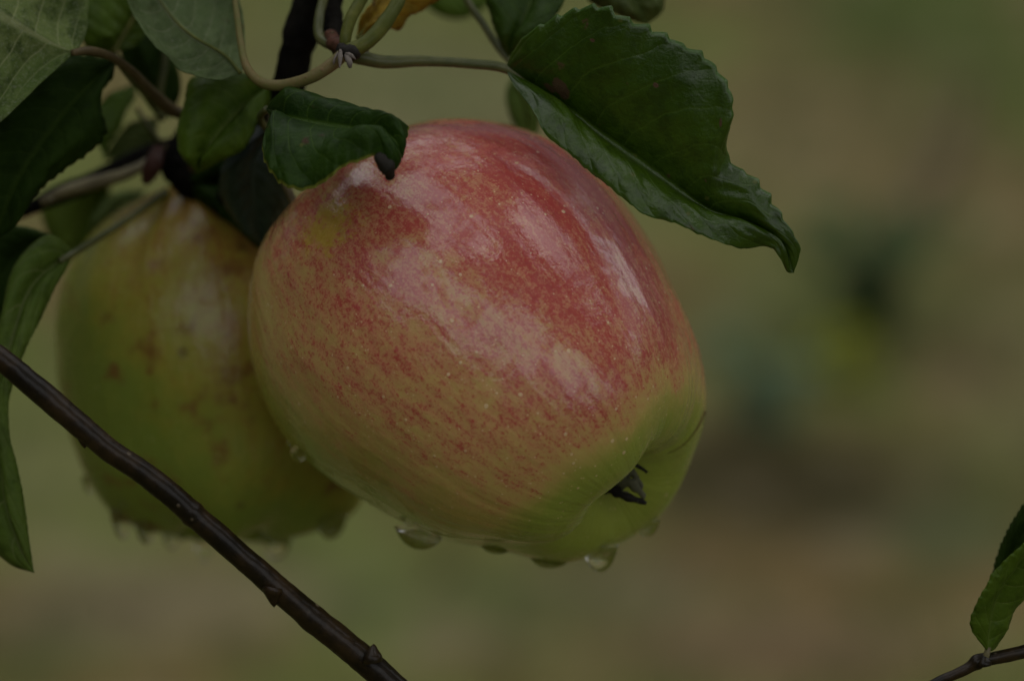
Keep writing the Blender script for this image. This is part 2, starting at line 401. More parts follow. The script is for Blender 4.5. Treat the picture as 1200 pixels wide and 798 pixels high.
# ------------------------------------------------------------------ a leaf
def leaf_blade(name, mid, left, right, mats, parent, bulge=(0.0, 0.0), teeth=26, tooth=0.5, wave=0.5, n_=150, m_=12, thick=0.00016,
               seed=0.0, quilt=0.0, nv=9):
    """mid/left/right: (px, py, d cm) from the base to the tip; tooth in px; bulge in cm per half; wave in mm"""
    k = n_
    mid_ = catmull(mid, k); L_ = catmull(left, k); R_ = catmull(right, k)
    verts, uv, faces = [], [], []
    for i in range(k):
        t = i / (k - 1)
        env = min(1, 6 * t, 6 * (1 - t))
        M_ = at(*mid_[i])
        row = []
        for sgn, E in ((-1, L_), (1, R_)):
            tk = (tooth if isinstance(tooth, (tuple, list)) else (tooth, tooth))[0 if sgn < 0 else 1]
            jm = 0.6 + 0.8 * noise.noise(Vector((t * 17, seed + sgn, 4)))
            e = at(*E[i])
            out_ = e - M_
            ln = out_.length
            tt = (t * teeth + (0.3 if sgn > 0 else 0)) % 1
            tooth_v = (tt if tt < 0.75 else (1 - tt) * 3) * tk * jm * PX * env
            jit = noise.noise(Vector((t * 11, seed + sgn * 3, 0))) * 1.5 * PX * env * (1 if tooth else 0)
            od = out_.normalized() if ln > 1e-7 else Vector((0, 0, 0))
            tan = (at(*mid_[min(k - 1, i + 1)]) - at(*mid_[max(0, i - 1)])).normalized()
            nr = od.cross(tan) * sgn
            if nr.length > 1e-6: nr.normalize()
            if nr.dot(FW) > 0: nr = -nr        # towards the camera
            bl = bulge[0 if sgn < 0 else 1] * 0.01
            col = []
            for j in range(1, m_ + 1):
                s = j / m_
                s2 = s ** 0.85
                p = M_ + out_ * s2 + nr * (bl * 4 * s2 * (1 - s2) * env)
                p = p + od * ((tooth_v + jit) * max(0, (s - 0.6) / 0.4) ** 2)
                w = wave * 0.001 * s * env
                q = Vector((t * 4.0, s * 1.2 * sgn, seed))
                p = p + nr * (w * (noise.noise(q) * 1.6 + 0.7 * noise.noise(q * 3.1)))
                if quilt:
                    ph = t * nv - 2.2 * s ** 1.3 + (0.43 if sgn > 0 else 0)
                    p = p + nr * (quilt * 0.001 * (0.5 - abs((ph % 1) - 0.5)) * -2 * env * math.sin(math.pi * min(1, s * 1.1)))
                col.append((p, (0.5 + 0.5 * sgn * s, t)))
            row.append(col)
        for (p, w) in reversed(row[0]): verts.append(p); uv.append(w)
        verts.append(M_); uv.append((0.5, t))
        for (p, w) in row[1]: verts.append(p); uv.append(w)
    W = 2 * m_ + 1
    for i in range(k - 1):
        for j in range(W - 1):
            faces.append((i * W + j, i * W + j + 1, (i + 1) * W + j + 1, (i + 1) * W + j))
    # orient to the camera
    s_ = 0.0
    for f in faces[::37]:
        a, b, c = (Vector(verts[q]) for q in f[:3])
        s_ += (b - a).cross(c - a).normalized().dot(FW) * 1
    if s_ > 0: faces = [tuple(reversed(f)) for f in faces]
    o = mesh(name, verts, faces, mats, parent, parent.matrix_world.copy(), uv)
    md = o.modifiers.new('thickness', 'SOLIDIFY'); md.thickness = thick; md.offset = -1; md.use_rim = True
    if len(mats) > 1: md.material_offset = 1
    return o
def leaf(label, mid, left, right, mats, petiole=None, pmat=None, midrib=None, name='apple_leaf', group=None, **kw):
    base = at(*mid[0])
    e = empty(name, base, label, 'leaf', group)
    leaf_blade('blade', mid, left, right, mats, e, **kw)
    if midrib:
        P = [(p[0], p[1], p[2] + midrib[1], midrib[0] * (1 - 0.8 * i / (len(mid) - 1))) for i, p in enumerate(mid)]
        tube('midrib', P, midrib[2], e, seg=8)
    if petiole: tube('petiole', petiole, pmat or B_PET, e, rough=0.08)
    return e

# ------------------------------------------------------------------ ground, grass, weeds (far behind, out of focus)
m, nt, out = mat('dry_grassy_ground'); n = N(nt)
oc = n.new('ShaderNodeTexCoord').outputs['Object']
a = n.noise(oc, 0.9, 4, 0.55); b = n.noise(oc, 3.5, 4, 0.6); c = n.noise(oc, 30, 4, 0.7)
GREEN, BROWN, TAN, DARK = (0.105, 0.140, 0.032), (0.15, 0.108, 0.045), (0.19, 0.155, 0.085), (0.04, 0.042, 0.018)
f = n.math('ADD', n.math('MULTIPLY', a, 0.6), n.math('MULTIPLY', b, 0.4))
X, Y, Z = n.sep(oc)
def blob(px, py, rx, ry):
    g0 = ground_at(px, py); gx = ground_at(px + rx, py); gy = ground_at(px, py - ry)
    ax = abs(gx.x - g0.x); ay = abs(gy.y - g0.y)
    dx = n.math('DIVIDE', n.math('SUBTRACT', X, g0.x), ax); dy = n.math('DIVIDE', n.math('SUBTRACT', Y, g0.y), ay)
    r2 = n.math('SQRT', n.math('ADD', n.math('MULTIPLY', dx, dx), n.math('MULTIPLY', dy, dy)))
    r2 = n.math('ADD', r2, n.math('MULTIPLY', n.math('SUBTRACT', b, 0.5), 1.2))
    return n.ramp(r2, 1.25, 0.3)
col = n.mix(n.ramp(f, 0.42, 0.58), GREEN, BROWN)
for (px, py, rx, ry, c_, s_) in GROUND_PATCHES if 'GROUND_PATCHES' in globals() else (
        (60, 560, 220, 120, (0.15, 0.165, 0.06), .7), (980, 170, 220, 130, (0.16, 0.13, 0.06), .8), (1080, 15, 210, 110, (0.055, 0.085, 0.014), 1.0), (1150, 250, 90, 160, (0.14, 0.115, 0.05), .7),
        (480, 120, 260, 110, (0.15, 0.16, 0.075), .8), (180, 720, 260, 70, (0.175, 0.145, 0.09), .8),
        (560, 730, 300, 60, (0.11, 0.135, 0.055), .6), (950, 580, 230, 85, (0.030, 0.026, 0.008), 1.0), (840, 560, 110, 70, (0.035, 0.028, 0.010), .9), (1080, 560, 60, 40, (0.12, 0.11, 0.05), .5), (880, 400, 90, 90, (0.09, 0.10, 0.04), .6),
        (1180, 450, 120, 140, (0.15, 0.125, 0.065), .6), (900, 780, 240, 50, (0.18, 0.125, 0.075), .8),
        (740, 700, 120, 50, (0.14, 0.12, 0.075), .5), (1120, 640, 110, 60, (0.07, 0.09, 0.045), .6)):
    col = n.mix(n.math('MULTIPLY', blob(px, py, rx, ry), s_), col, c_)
mt_ = n.noise(oc, 6.5, 3, 0.6)
col = n.mix(n.ramp(mt_, 0.50, 0.66, 0, 0.55), col, (0.035, 0.045, 0.015)); col = n.mix(n.ramp(mt_, 0.46, 0.34, 0, 0.5), col, (0.20, 0.175, 0.11))
col = n.mix(n.ramp(c, 0.45, 0.75, 0, 0.55), col, DARK)
col = n.mix(n.ramp(n.noise(oc, 55, 3), 0.55, 0.75, 0, 0.6), col, TAN)
col = n.mix(1.0, col, (0.78, 0.75, 0.70), 'MULTIPLY')      # whole ground darkened to offset the strong overhead light
p = n.new('ShaderNodeBsdfPrincipled'); n.put(p.inputs['Base Color'], col); p.inputs['Roughness'].default_value = 0.9; p.inputs['Specular IOR Level'].default_value = 0.08
n.put(p.inputs['Normal'], n.bump(c, 0.6, 0.02))
nt.links.new(p.outputs[0], out.inputs[0]); M_GROUND = m
GN = 60
def gz(x, y): return 0.05 * noise.noise(Vector((x * 0.5, y * 0.5, 0))) if abs(x) < 30 and abs(y) < 30 else 0.0
xs = sorted(set([-200, -100, -60, -40] + [i * 1.0 - 30 for i in range(61)] + [40, 60, 100, 200]))
gv = [Vector((x, y, gz(x, y))) for y in xs for x in xs]; w = len(xs)
gf = [(j * w + i, j * w + i + 1, (j + 1) * w + i + 1, (j + 1) * w + i) for j in range(w - 1) for i in range(w - 1)]
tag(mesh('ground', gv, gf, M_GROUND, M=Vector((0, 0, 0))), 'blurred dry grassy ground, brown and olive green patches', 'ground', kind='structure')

def veg_mat(name, c1, c2, transl=0.25):
    m, nt, out = mat(name); n = N(nt)
    oc = n.new('ShaderNodeTexCoord').outputs['Object']
    col = n.mix(n.ramp(n.noise(oc, 8, 4), 0.35, 0.65), c1, c2)
    p = n.new('ShaderNodeBsdfPrincipled'); n.put(p.inputs['Base Color'], col); p.inputs['Roughness'].default_value = 0.6; p.inputs['Specular IOR Level'].default_value = 0.15
    t = n.new('ShaderNodeBsdfTranslucent'); n.put(t.inputs[0], col)
    ms = n.new('ShaderNodeMixShader'); ms.inputs[0].default_value = transl
    nt.links.new(p.outputs[0], ms.inputs[1]); nt.links.new(t.outputs[0], ms.inputs[2]); nt.links.new(ms.outputs[0], out.inputs[0])
    return m
M_GRASS = [veg_mat('green_grass', (0.06, 0.08, 0.022), (0.08, 0.095, 0.03)), veg_mat('dry_grass', (0.13, 0.10, 0.05), (0.10, 0.08, 0.038))]
gv, gf, gm = [], [], []
for i in range(9000):
    y = rnd.uniform(2.2, 9.5); x = rnd.uniform(-1, 1) * (0.35 + 0.24 * y)
    if noise.noise(Vector((x * 2.2, y * 1.6, 4))) < -0.05 and rnd.random() < 0.8: continue
    z = gz(x, y); h = rnd.uniform(0.02, 0.07); a_ = rnd.uniform(0, 6.28); w_ = rnd.uniform(0.002, 0.004)
    lx, ly = rnd.gauss(0, .5) * h, rnd.gauss(0, .5) * h
    dx, dy = math.cos(a_) * w_, math.sin(a_) * w_
    k = len(gv)
    gv += [Vector((x - dx, y - dy, z - .002)), Vector((x + dx, y + dy, z - .002)), Vector((x + lx * .4 + dx * .7, y + ly * .4 + dy * .7, z + h * .6)),
           Vector((x + lx * .4 - dx * .7, y + ly * .4 - dy * .7, z + h * .6)), Vector((x + lx, y + ly, z + h))]
    mi = 1 if noise.noise(Vector((x * 1.5, y * 1.2, 9))) + rnd.gauss(0, .3) > 0.0 else 0
    gf += [(k, k + 1, k + 2, k + 3), (k + 3, k + 2, k + 4)]; gm += [mi, mi]
tag(mesh('grass', gv, gf, M_GRASS, M=Vector((0, 0, 0)), matidx=gm), 'short sparse blurred grass on the ground', 'grass', kind='stuff')

def weed(name, label, px, py, height, spread, nleaf, size, material, seed, stems=5):
    r = random.Random(seed)
    g0 = ground_at(px, py); g0.z = gz(g0.x, g0.y)
    e = empty(name, g0, label, 'plant')
    lv, lf = [], []; sv, sf = [], []
    for s in range(stems):
        a_ = 6.28 * s / stems + r.uniform(-.4, .4); tip = g0 + Vector((math.cos(a_) * spread * r.uniform(.3, 1), math.sin(a_) * spread * r.uniform(.3, 1), height * r.uniform(.7, 1)))
        pts = [g0 - Vector((0, 0, .01)), g0.lerp(tip, .5) + Vector((0, 0, height * .12)), tip]
        Q = catmull(pts, 7); k0 = len(sv)
        for i, q in enumerate(Q):
            for j in range(5):
                sv.append(Vector(q) + Vector((math.cos(j * 1.257), math.sin(j * 1.257), 0)) * 0.003 * (1 - i * .1))
        for i in range(6):
            for j in range(5): sf.append((k0 + i * 5 + j, k0 + i * 5 + (j + 1) % 5, k0 + i * 5 + 5 + (j + 1) % 5, k0 + i * 5 + 5 + j))
        for l in range(nleaf // stems):
            t = r.uniform(.15, 1); c = Vector(Q[min(6, int(t * 6.99))])
            d = Vector((r.gauss(0, 1), r.gauss(0, 1), r.gauss(.25, .4))).normalized()
            side = d.cross(Vector((r.gauss(0, .3), r.gauss(0, .3), 1))).normalized(); upn = side.cross(d)
            L = size * r.uniform(.6, 1.2); Wd = L * .3; k = len(lv)
            for (a1, b1, c1) in ((0, 0, 0), (.3, .8, .1), (.3, -.8, .1), (.65, .8, .06), (.65, -.8, .06), (1, 0, -.12), (.3, 0, .03), (.65, 0, 0)):
                lv.append(c + d * (L * a1) + side * (Wd * b1) + upn * (L * c1))
            lf += [(k, k + 1, k + 6), (k, k + 6, k + 2), (k + 1, k + 3, k + 7, k + 6), (k + 6, k + 7, k + 4, k + 2), (k + 3, k + 5, k + 7), (k + 7, k + 5, k + 4)]
    mesh('foliage', lv, lf, material, e, e.matrix_world.copy())
    mesh('stem', sv, sf, veg_mat(name + '_stem', (0.06, 0.07, 0.03), (0.09, 0.08, 0.04), 0), e, e.matrix_world.copy())
    return e
V_DARK = veg_mat('dark_weed_leaves', (0.040, 0.075, 0.022), (0.06, 0.10, 0.03), .3)
V_TEAL = veg_mat('bluish_weed_leaves', (0.07, 0.12, 0.065), (0.10, 0.15, 0.08), .2)
V_YEL = veg_mat('yellow_green_weed_leaves', (0.34, 0.34, 0.02), (0.22, 0.25, 0.02), .4)
weed('weed', 'blurred dark green bushy weed on the ground right of the large glossy leaf', 1015, 395, .20, .17, 210, .055, V_DARK, 3, 9)
weed('weed', 'blurred bluish green weed on the ground close to the right of the red apple', 895, 500, .13, .11, 75, .05, V_TEAL, 4, 7)
weed('weed', 'small blurred yellow green weed below the dark green bushy weed', 982, 446, .08, .06, 38, .042, V_YEL, 5, 5)
# a bare stick leaning into the dark weed
ga, gb = ground_at(1010, 345), ground_at(1140, 100)
ga.z = gz(ga.x, ga.y) + .012; gb.z = gz(gb.x, gb.y) + .012
sv, sf = [], []; Q = catmull([ga, ga.lerp(gb, .45) + Vector((.03, 0, .02)), gb], 24)
for i, q in enumerate(Q):
    for j in range(8): sv.append(Vector(q) + (Vector((math.cos(j * .785), 0, math.sin(j * .785)))) * (.03 - .0007 * i))
for i in range(23):
    for j in range(8): sf.append((i * 8 + j, i * 8 + (j + 1) % 8, i * 8 + 8 + (j + 1) % 8, i * 8 + 8 + j))
sf += [tuple(range(8)), tuple(range(23 * 8, 24 * 8))[::-1]]
tag(mesh('fallen_stick', sv, sf, B_BROWN, M=ga), 'blurred brown stick lying on the ground behind the dark weed', 'stick')

# ------------------------------------------------------------------ the two apples
PROFILE = [(0.0, -0.60), (0.05, -0.63), (0.14, -0.74), (0.26, -0.89), (0.42, -0.97), (0.60, -0.95), (0.80, -0.78), (0.94, -0.48), (1.0, -0.12),
           (0.985, 0.2), (0.91, 0.50), (0.83, 0.73), (0.72, 0.89), (0.60, 0.99), (0.48, 1.045), (0.37, 1.06), (0.27, 1.035), (0.19, 0.985), (0.12, 0.935), (0.06, 0.91), (0.0, 0.90)]
def build_apple(label, sil, cpx, d_c, Rpx, axis, lobes, grooves=()):
    """sil: outline pixels; cpx: centre pixel; axis in camera terms (right, up, towards camera)"""
    C0 = at(cpx[0], cpx[1], d_c); R = Rpx * K * (FOCUS + d_c * .01)
    A = (RT * axis[0] + UP * axis[1] - FW * axis[2]).normalized()
    X = (RT - A * RT.dot(A)).normalized(); Yv = A.cross(X)
    M = Matrix((X, Yv, A)).transposed().to_4x4(); M.translation = C0
    nt_, np_ = 170, 220
    G_ = [(math.atan2((RT * gx + UP * gy).dot(Yv), (RT * gx + UP * gy).dot(X)), gd, gw) for gx, gy, gd, gw in grooves]
    prof = catmull([(r, z) for r, z in PROFILE], nt_)
    V = []
    for i, (r, z) in enumerate(prof):
        for j in range(np_):
            ph = 2 * math.pi * j / np_
            rr, zz = r, z
            wc = max(0, min(1, (z - 0.0) / 0.9)) * min(1, r / 0.3)          # calyx end
            ws = max(0, min(1, (-z - .5) / .4)) * min(1, r / .3)
            l5 = sum(a * math.cos(k * (ph - p0)) for (k, a, p0) in lobes)
            l5 -= sum(gd * math.exp(-((((ph - pg + math.pi) % (2 * math.pi)) - math.pi) / gw) ** 2) for pg, gd, gw in G_)
            zz += wc * l5 * 0.9
            rr *= 1 + (wc ** 1.5) * l5 * 0.45
            rr *= 1 + 0.012 * math.cos(2 * ph + 1) + 0.01 * math.cos(5 * ph + .4)
            zz += ws * 0.03 * math.cos(3 * ph + 1.2)
            V.append(M @ (Vector((rr * math.cos(ph), rr * math.sin(ph), zz)) * R))
    # outline of the fruit seen from the camera, compared with the traced outline
    P = np.array([[v.x, v.y, v.z - CAMZ] for v in V])
    dep = P @ np.array(FW); px = 600 + (P @ np.array(RT)) / dep / K; py = 399 - (P @ np.array(UP)) / dep / K
    dx, dy = px - cpx[0], py - cpx[1]
    ang = np.arctan2(dy, dx); rad = np.hypot(dx, dy)
    nb = 120
    bins = np.linspace(-math.pi, math.pi, nb + 1)[:-1] + math.pi / nb
    R0 = np.array([rad[np.abs((ang - b + math.pi) % (2 * math.pi) - math.pi) < math.pi / nb * 1.5].max() for b in bins])
    ss = np.array(catmull(list(sil) + [sil[0]], 400)); sx, sy = ss[:, 0] - cpx[0], ss[:, 1] - cpx[1]
    sa = np.arctan2(sy, sx); sr = np.hypot(sx, sy)
    Rt = np.array([sr[np.argmin(np.abs((sa - b + math.pi) % (2 * math.pi) - math.pi))] for b in bins])
    F = Rt / R0
    ker = np.array([1, 2, 3, 2, 1.]); ker /= ker.sum()
    F = np.convolve(np.r_[F[-2:], F, F[:2]], ker, 'valid')
    f = np.interp(ang, np.r_[bins[-1] - 2 * math.pi, bins, bins[0] + 2 * math.pi], np.r_[F[-1], F, F[0]])
    r0 = np.interp(ang, np.r_[bins[-1] - 2 * math.pi, bins, bins[0] + 2 * math.pi], np.r_[R0[-1], R0, R0[0]])
    tt = np.clip(rad / r0, 0, 1) ** 1.5
    f = 1 + (f - F.mean()) * tt + (F.mean() - 1)
    npx, npy = cpx[0] + dx * f, cpx[1] + dy * f
    V2 = []
    for i in range(len(V)):
        v = at(npx[i], npy[i], (dep[i] - FOCUS) * 100)
        q = (v - C0) * 22
        v = v + (v - C0) * (0.006 * noise.noise(q) + 0.003 * noise.noise(q * 2.7))
        V2.append(v)
    faces = [(i * np_ + j, i * np_ + (j + 1) % np_, (i + 1) * np_ + (j + 1) % np_, (i + 1) * np_ + j) for i in range(nt_ - 1) for j in range(np_)]
    e = empty('apple', M, label, 'apple')
    build_apple.end = V2[-1]; rr_ = V2[-1] - Vector((0, 0, CAMZ)); print('CALYX', 600 + rr_.dot(RT) / rr_.dot(FW) / K, 399 - rr_.dot(UP) / rr_.dot(FW) / K)
    bvh = BVHTree.FromPolygons([tuple(v) for v in V2], faces)
    # normals outward
    o = mesh('skin', V2, faces, [], e, M)
    bm = bmesh.new(); bm.from_mesh(o.data); bmesh.ops.remove_doubles(bm, verts=bm.verts, dist=1e-7); bmesh.ops.recalc_face_normals(bm, faces=bm.faces)
    bm.to_mesh(o.data); bm.free()
    return e, o, M, R, bvh
def hit(bvh, px, py):
    o_ = Vector((0, 0, CAMZ)); dvec = (FW + RT * ((px - 600) * K) - UP * ((py - 399) * K)).normalized()
    loc, nrm, _, _ = bvh.ray_cast(o_, dvec)
    if loc is not None and nrm.dot(dvec) > 0: nrm = -nrm
    return loc, nrm

SIL1 = [(288, 378), (292, 330), (307, 283), (332, 245), (370, 207), (418, 173), (468, 150), (515, 140), (560, 138), (610, 147), (652, 165), (692, 195),
        (732, 237), (766, 287), (792, 338), (812, 385), (823, 420), (829, 458), (826, 488), (817, 520), (802, 555), (786, 588), (766, 614),
        (725, 640), (690, 652), (655, 662), (625, 655), (585, 645), (530, 636), (482, 619), (430, 589), (375, 555), (335, 518), (305, 465), (291, 420)]
ax1 = Vector((0.655, -0.68, 0.35)).normalized()
apple1, skin1, M1, R1, BV1 = build_apple('sharp red and pink blushed ripe apple in the middle with dried calyx at lower right', SIL1, (560, 400), 3.1, 262,
                               ax1, [(5, 0.012, 0.35)], grooves=((.75, .65, .05, .36), (-.78, -.62, .075, .34), (.1, -.95, .02, .3), (-.3, .9, .02, .3)))
CAL1 = build_apple.end.copy()
def local_dir(M, v):
    return (M.inverted().to_3x3() @ (RT * v[0] + UP * v[1] - FW * v[2])).normalized()
def pdir(M, bvh, px, py):
    loc, _ = hit(bvh, px, py); return (M.inverted() @ loc).normalized()
skin1.data.materials.append(skin_mat('blushed_apple_skin', local_dir(M1, (0.44, 0.75, 0.48)), R1, 0.34,
    (0.36, 0.036, 0.040), (0.27, 0.020, 0.032), (0.48, 0.165, 0.105), (0.45, 0.325, 0.10), (0.235, 0.28, 0.040),
    patches=[(pdir(M1, BV1, 640, 180), 0.35, .1), (pdir(M1, BV1, 350, 360), 0.5, .18)], ypatch=pdir(M1, BV1, 385, 264), seed=0.3))

SIL2 = [(64, 400), (66, 350), (82, 305), (112, 268), (150, 240), (195, 216), (245, 205), (300, 212), (350, 232), (395, 270), (425, 325), (440, 400), (442, 470),
        (437, 540), (422, 596), (388, 616), (330, 633), (270, 638), (215, 630), (165, 620), (128, 600), (100, 560), (80, 510), (68, 455)]
ax2 = Vector((0.05, -0.95, 0.1)).normalized()
apple2, skin2, M2, R2, BV2 = build_apple('blurred green and bronze apple behind the twig at left', SIL2, (253, 420), 8.0, 190,
                               ax2, [(5, 0.03, 0.2)])
skin2.data.materials.append(skin_mat('green_apple_skin', local_dir(M2, (0.66, 0.62, 0.1)), R2, 0.14,
    (0.17, 0.06, 0.018), (0.14, 0.045, 0.018), (0.27, 0.14, 0.028), (0.27, 0.25, 0.035), (0.16, 0.21, 0.03), calyx_green=.5, coat=.3,
    blotch=0.85, dotpale=0.2, dark_spots=0.5, seed=4.1))  # bronze browns also stand in for leaf shadow near the top

def sepal(parent, base, d1, d2, w, material, name='sepal'):
    """a curled dry flap: base point, direction out, then bending along d2"""
    P = [base, base + d1 * .5, base + d1, base + d1 + d2]
    Q = catmull(P, 14); side = d1.cross(FW).normalized()
    if side.length < .1: side = RT
    v, f = [], []
    for i, q in enumerate(Q):
        t = i / 13; ww = w * (1 - t ** 2 * 0.75) * (0.9 + .25 * math.sin(i * 1.7))
        for j, s in enumerate((-1, -.5, 0, .5, 1)):
            v.append(Vector(q) + side * ww * s - FW * (abs(s) ** 2 * -0.35 * ww) + Vector((noise.noise(Vector(q) * 900 + Vector((s, 0, 0))),) * 3) * w * .15)
    for i in range(13):
        for j in range(4): f.append((i * 5 + j, i * 5 + j + 1, i * 5 + 6 + j, i * 5 + 5 + j))
    o = mesh(name, v, f, material, parent, M_WORLD_OF[parent.name])
    md = o.modifiers.new('thickness', 'SOLIDIFY'); md.thickness = 0.0005; md.offset = 0
    return o
M_WORLD_OF = {}
# calyx: dried sepals bunched in the basin
cal_loc = CAL1
# calyx: part with its sepals as sub-parts
cv, cf = [], []
A1 = (RT * ax1[0] + UP * ax1[1] - FW * ax1[2]).normalized()
SX = (RT - A1 * RT.dot(A1)).normalized(); SY = A1.cross(SX)
for i in range(10):
    t = i / 9; r = (16 * math.sqrt(max(0, 1 - (t * 1.0) ** 2)) + .2) * PX
    for j in range(18):
        a_ = j * 2 * math.pi / 18
        cv.append(cal_loc - A1 * 5 * PX + A1 * (t * 14 * PX) + (SX * math.cos(a_) + SY * math.sin(a_)) * r * (1 + .15 * math.sin(5 * a_)))
cf = [(i * 18 + j, i * 18 + (j + 1) % 18, i * 18 + 18 + (j + 1) % 18, i * 18 + 18 + j) for i in range(9) for j in range(18)]
calyx = mesh('calyx', cv, cf, M_SEPAL2, apple1, M1); M_WORLD_OF[calyx.name] = M1
def cdir(px, py, tw=0.0): return (RT * px - UP * py) * PX - FW * tw * PX
cb = cal_loc + A1 * 10 * PX
for (ox, oy, d1, d2, w_, mt) in ((-12, 4, (26, 12, 10), (22, 8, -2), 5.5, M_SEPAL2), (-2, -2, (24, 4, 12), (14, 14, 0), 8, M_SEPAL), (4, -8, (20, -2, 9), (10, 15, 0), 7, M_SEPAL),
                             (10, -14, (12, -10, 8), (16, 12, 0), 6, M_SEPAL2), (-8, 8, (22, 8, 5), (14, 6, 4), 5, M_SEPAL)):
    sepal(calyx, cb + cdir(ox, oy), cdir(*d1) * 1.1, cdir(*d2) * 1.15, w_ * 1.15 * PX, mt)
# scar
pts = []
for (x, y) in ((782, 531), (792, 527), (803, 519), (812, 509), (819, 498), (824, 488), (826, 482)):
    l, nn = hit(BV1, x, y)
    if l is None: l, nn = hit(BV1, x - 3, y)
    if l is None: continue
    pts.append((l.x, l.y, l.z))
Q = catmull(pts, 40); v, f = [], []
for i, q in enumerate(Q):
    q = Vector(q); r = (0.5 + 0.9 * (i / 39) + .5 * noise.noise(q * 2500)) * PX
    for j in range(6): v.append(q + (RT * math.cos(j * 1.047) + UP * math.sin(j * 1.047)) * r - FW * 0.2 * PX + FW * .5 * r * math.sin(j * 1.047 + 1))
f = [(i * 6 + j, i * 6 + (j + 1) % 6, i * 6 + 6 + (j + 1) % 6, i * 6 + 6 + j) for i in range(39) for j in range(6)]
mesh('scar', v, f, M_SCAR, apple1, M1)
# stalks of the apples (hidden mostly behind leaves)
tube('stalk', [(372, 300, 2.6, 5), (345, 240, 2.4, 5), (322, 180, 3.0, 5), (318, 130, 4.0, 6)], B_BROWN, apple1, M1, rough=.1)
tube('stalk', [(250, 270, 8.0, 7), (235, 215, 7.5, 7), (215, 190, 7.0, 8), (195, 175, 6.5, 8)], B_BROWN, apple2, M2, rough=.1)

# ------------------------------------------------------------------ water drops
def drop(label, bvh, px, py, w, h, hang=True, depth=None, group='water drops on the apples', sink=0.02):
    """hanging drop: widest where it meets the skin, rounded below; w, h in photo pixels"""
    l = None
    yy = py
    for k in range(60):
        l, nn = hit(bvh, px, yy)
        if l is not None: break
        yy -= 1
    s = K * ((l - Vector((0, 0, CAMZ))).dot(FW))
    c = l + FW * (sink * w * s)
    if hang:
        # bottom of the drop at py, top sunk in the skin
        c = c + UP * ((yy - py) * s)
        h = max(h, (py - yy) + 0.6 * h)
    v, f = [], []; ns, nr = 28, 18
    H = h * s; Wd = w * .5 * s
    for i in range(nr + 1):
        t = i / nr                      # 0 bottom .. 1 top (sunk in)
        if hang:
            z = H * (1 - math.cos(t * math.pi / 2)); r = Wd * (.92 * math.sin(t * math.pi / 2) + .12 * t ** 6)
        else:
            r = Wd * math.sin(t * math.pi); z = H * .5 * (1 - math.cos(t * math.pi))
        for j in range(ns):
            a_ = 2 * math.pi * j / ns
            v.append(c + RT * (r * math.cos(a_)) + FW * (r * math.sin(a_) * .8) + Vector((0, 0, 1)) * (z - (0 if hang else H / 2)))
    f = [(i * ns + j, i * ns + (j + 1) % ns, i * ns + ns + (j + 1) % ns, i * ns + ns + j) for i in range(nr) for j in range(ns)]
    f += [tuple(range(ns))[::-1], tuple(range(nr * ns, (nr + 1) * ns))]
    o = mesh('water_drop', v, f, M_WATER, M=c)
    bm = bmesh.new(); bm.from_mesh(o.data); bmesh.ops.remove_doubles(bm, verts=bm.verts, dist=1e-7); bmesh.ops.recalc_face_normals(bm, faces=bm.faces)
    bm.to_mesh(o.data); bm.free()
    return tag(o, label, 'water drop', group)
drop('clear bright drop hanging under the red apple, lowest beside its calyx', BV1, 703, 670, 42, 20)
drop('small clear drop at the lower right rim of the red apple', BV1, 758, 629, 30, 18)
drop('wide greenish drop hanging under the left part of the red apple', BV1, 494, 644, 62, 14)
drop('flat shiny drop at the middle of the red apple underside', BV1, 584, 649, 40, 9)
drop('broad shallow drop at the lowest point of the red apple', BV1, 645, 666, 46, 10)
drop('tiny round bead on the shaded left flank of the red apple', BV1, 350, 546, 20, 22, hang=False)
drop('tiniest bead just above the bead on the red apple left flank', BV1, 339, 534, 7, 8, hang=False)
for (x, y, w_, h_, hg, lb) in ((105, 575, 15, 17, True, 'highest blurred drop at the lower left edge of the green apple'),
                          (145, 590, 10, 12, False, 'small blurred bead above the brightest drop of the green apple'),
                          (144, 628, 26, 26, True, 'brightest blurred drop at lower left of the green apple'),
                          (172, 634, 26, 24, True, 'dim blurred drop right of the brightest drop of the green apple'),
                          (202, 640, 24, 20, True, 'blurred drop of the green apple touching the twig from the left'),
                          (214, 628, 10, 12, False, 'small sparkling bead just above the twig under the green apple'),
                          (240, 655, 26, 22, True, 'blurred drop of the green apple touching the twig from the right'),
                          (325, 652, 44, 34, True, 'largest greenish drop hanging under the green apple, right of the twig'),
                          (388, 628, 40, 26, True, 'blurred drop under the green apple nearest the red apple')):
    drop(lb, BV2, x, y + (3 if hg else 0), w_, h_, hg, sink=-0.22 if hg else -0.1)

# ------------------------------------------------------------------ branches
def branch(label, P, material, name='twig', cat='twig', buds=(), **kw):
    v, f = tube_geo(P, **kw)
    base = at(*P[0][:3])
    o = mesh(name, v, f, material, M=base); tag(o, label, cat)
    for (px, py, d, w_, h_, ang) in buds:
        c = at(px, py, d); a0 = math.radians(ang)
        dirv = (RT * math.cos(a0) + UP * math.sin(a0)); sd_ = dirv.cross(FW)
        bv, bf = [], []
        for i in range(9):
            t = i / 8; r = w_ * PX * (1 - t ** 2.4) * (.95 + .12 * math.sin(t * 7)) + .6 * PX
            for j in range(12):
                a_ = j * math.pi / 6
                bv.append(c + dirv * (h_ * .95 * PX * (t - .62)) + (RT * .8 - UP * .6) * (h_ * .25 * PX * t * t) + (sd_ * math.cos(a_) + FW * math.sin(a_)) * r * (1 + .12 * noise.noise(Vector((i, j, px)))))
        bf = [(i * 12 + j, i * 12 + (j + 1) % 12, i * 12 + 12 + (j + 1) % 12, i * 12 + 12 + j) for i in range(8) for j in range(12)] + [tuple(range(96, 108))]
        mesh('bud', bv, bf, material, o, Matrix.Translation(base))
    return o
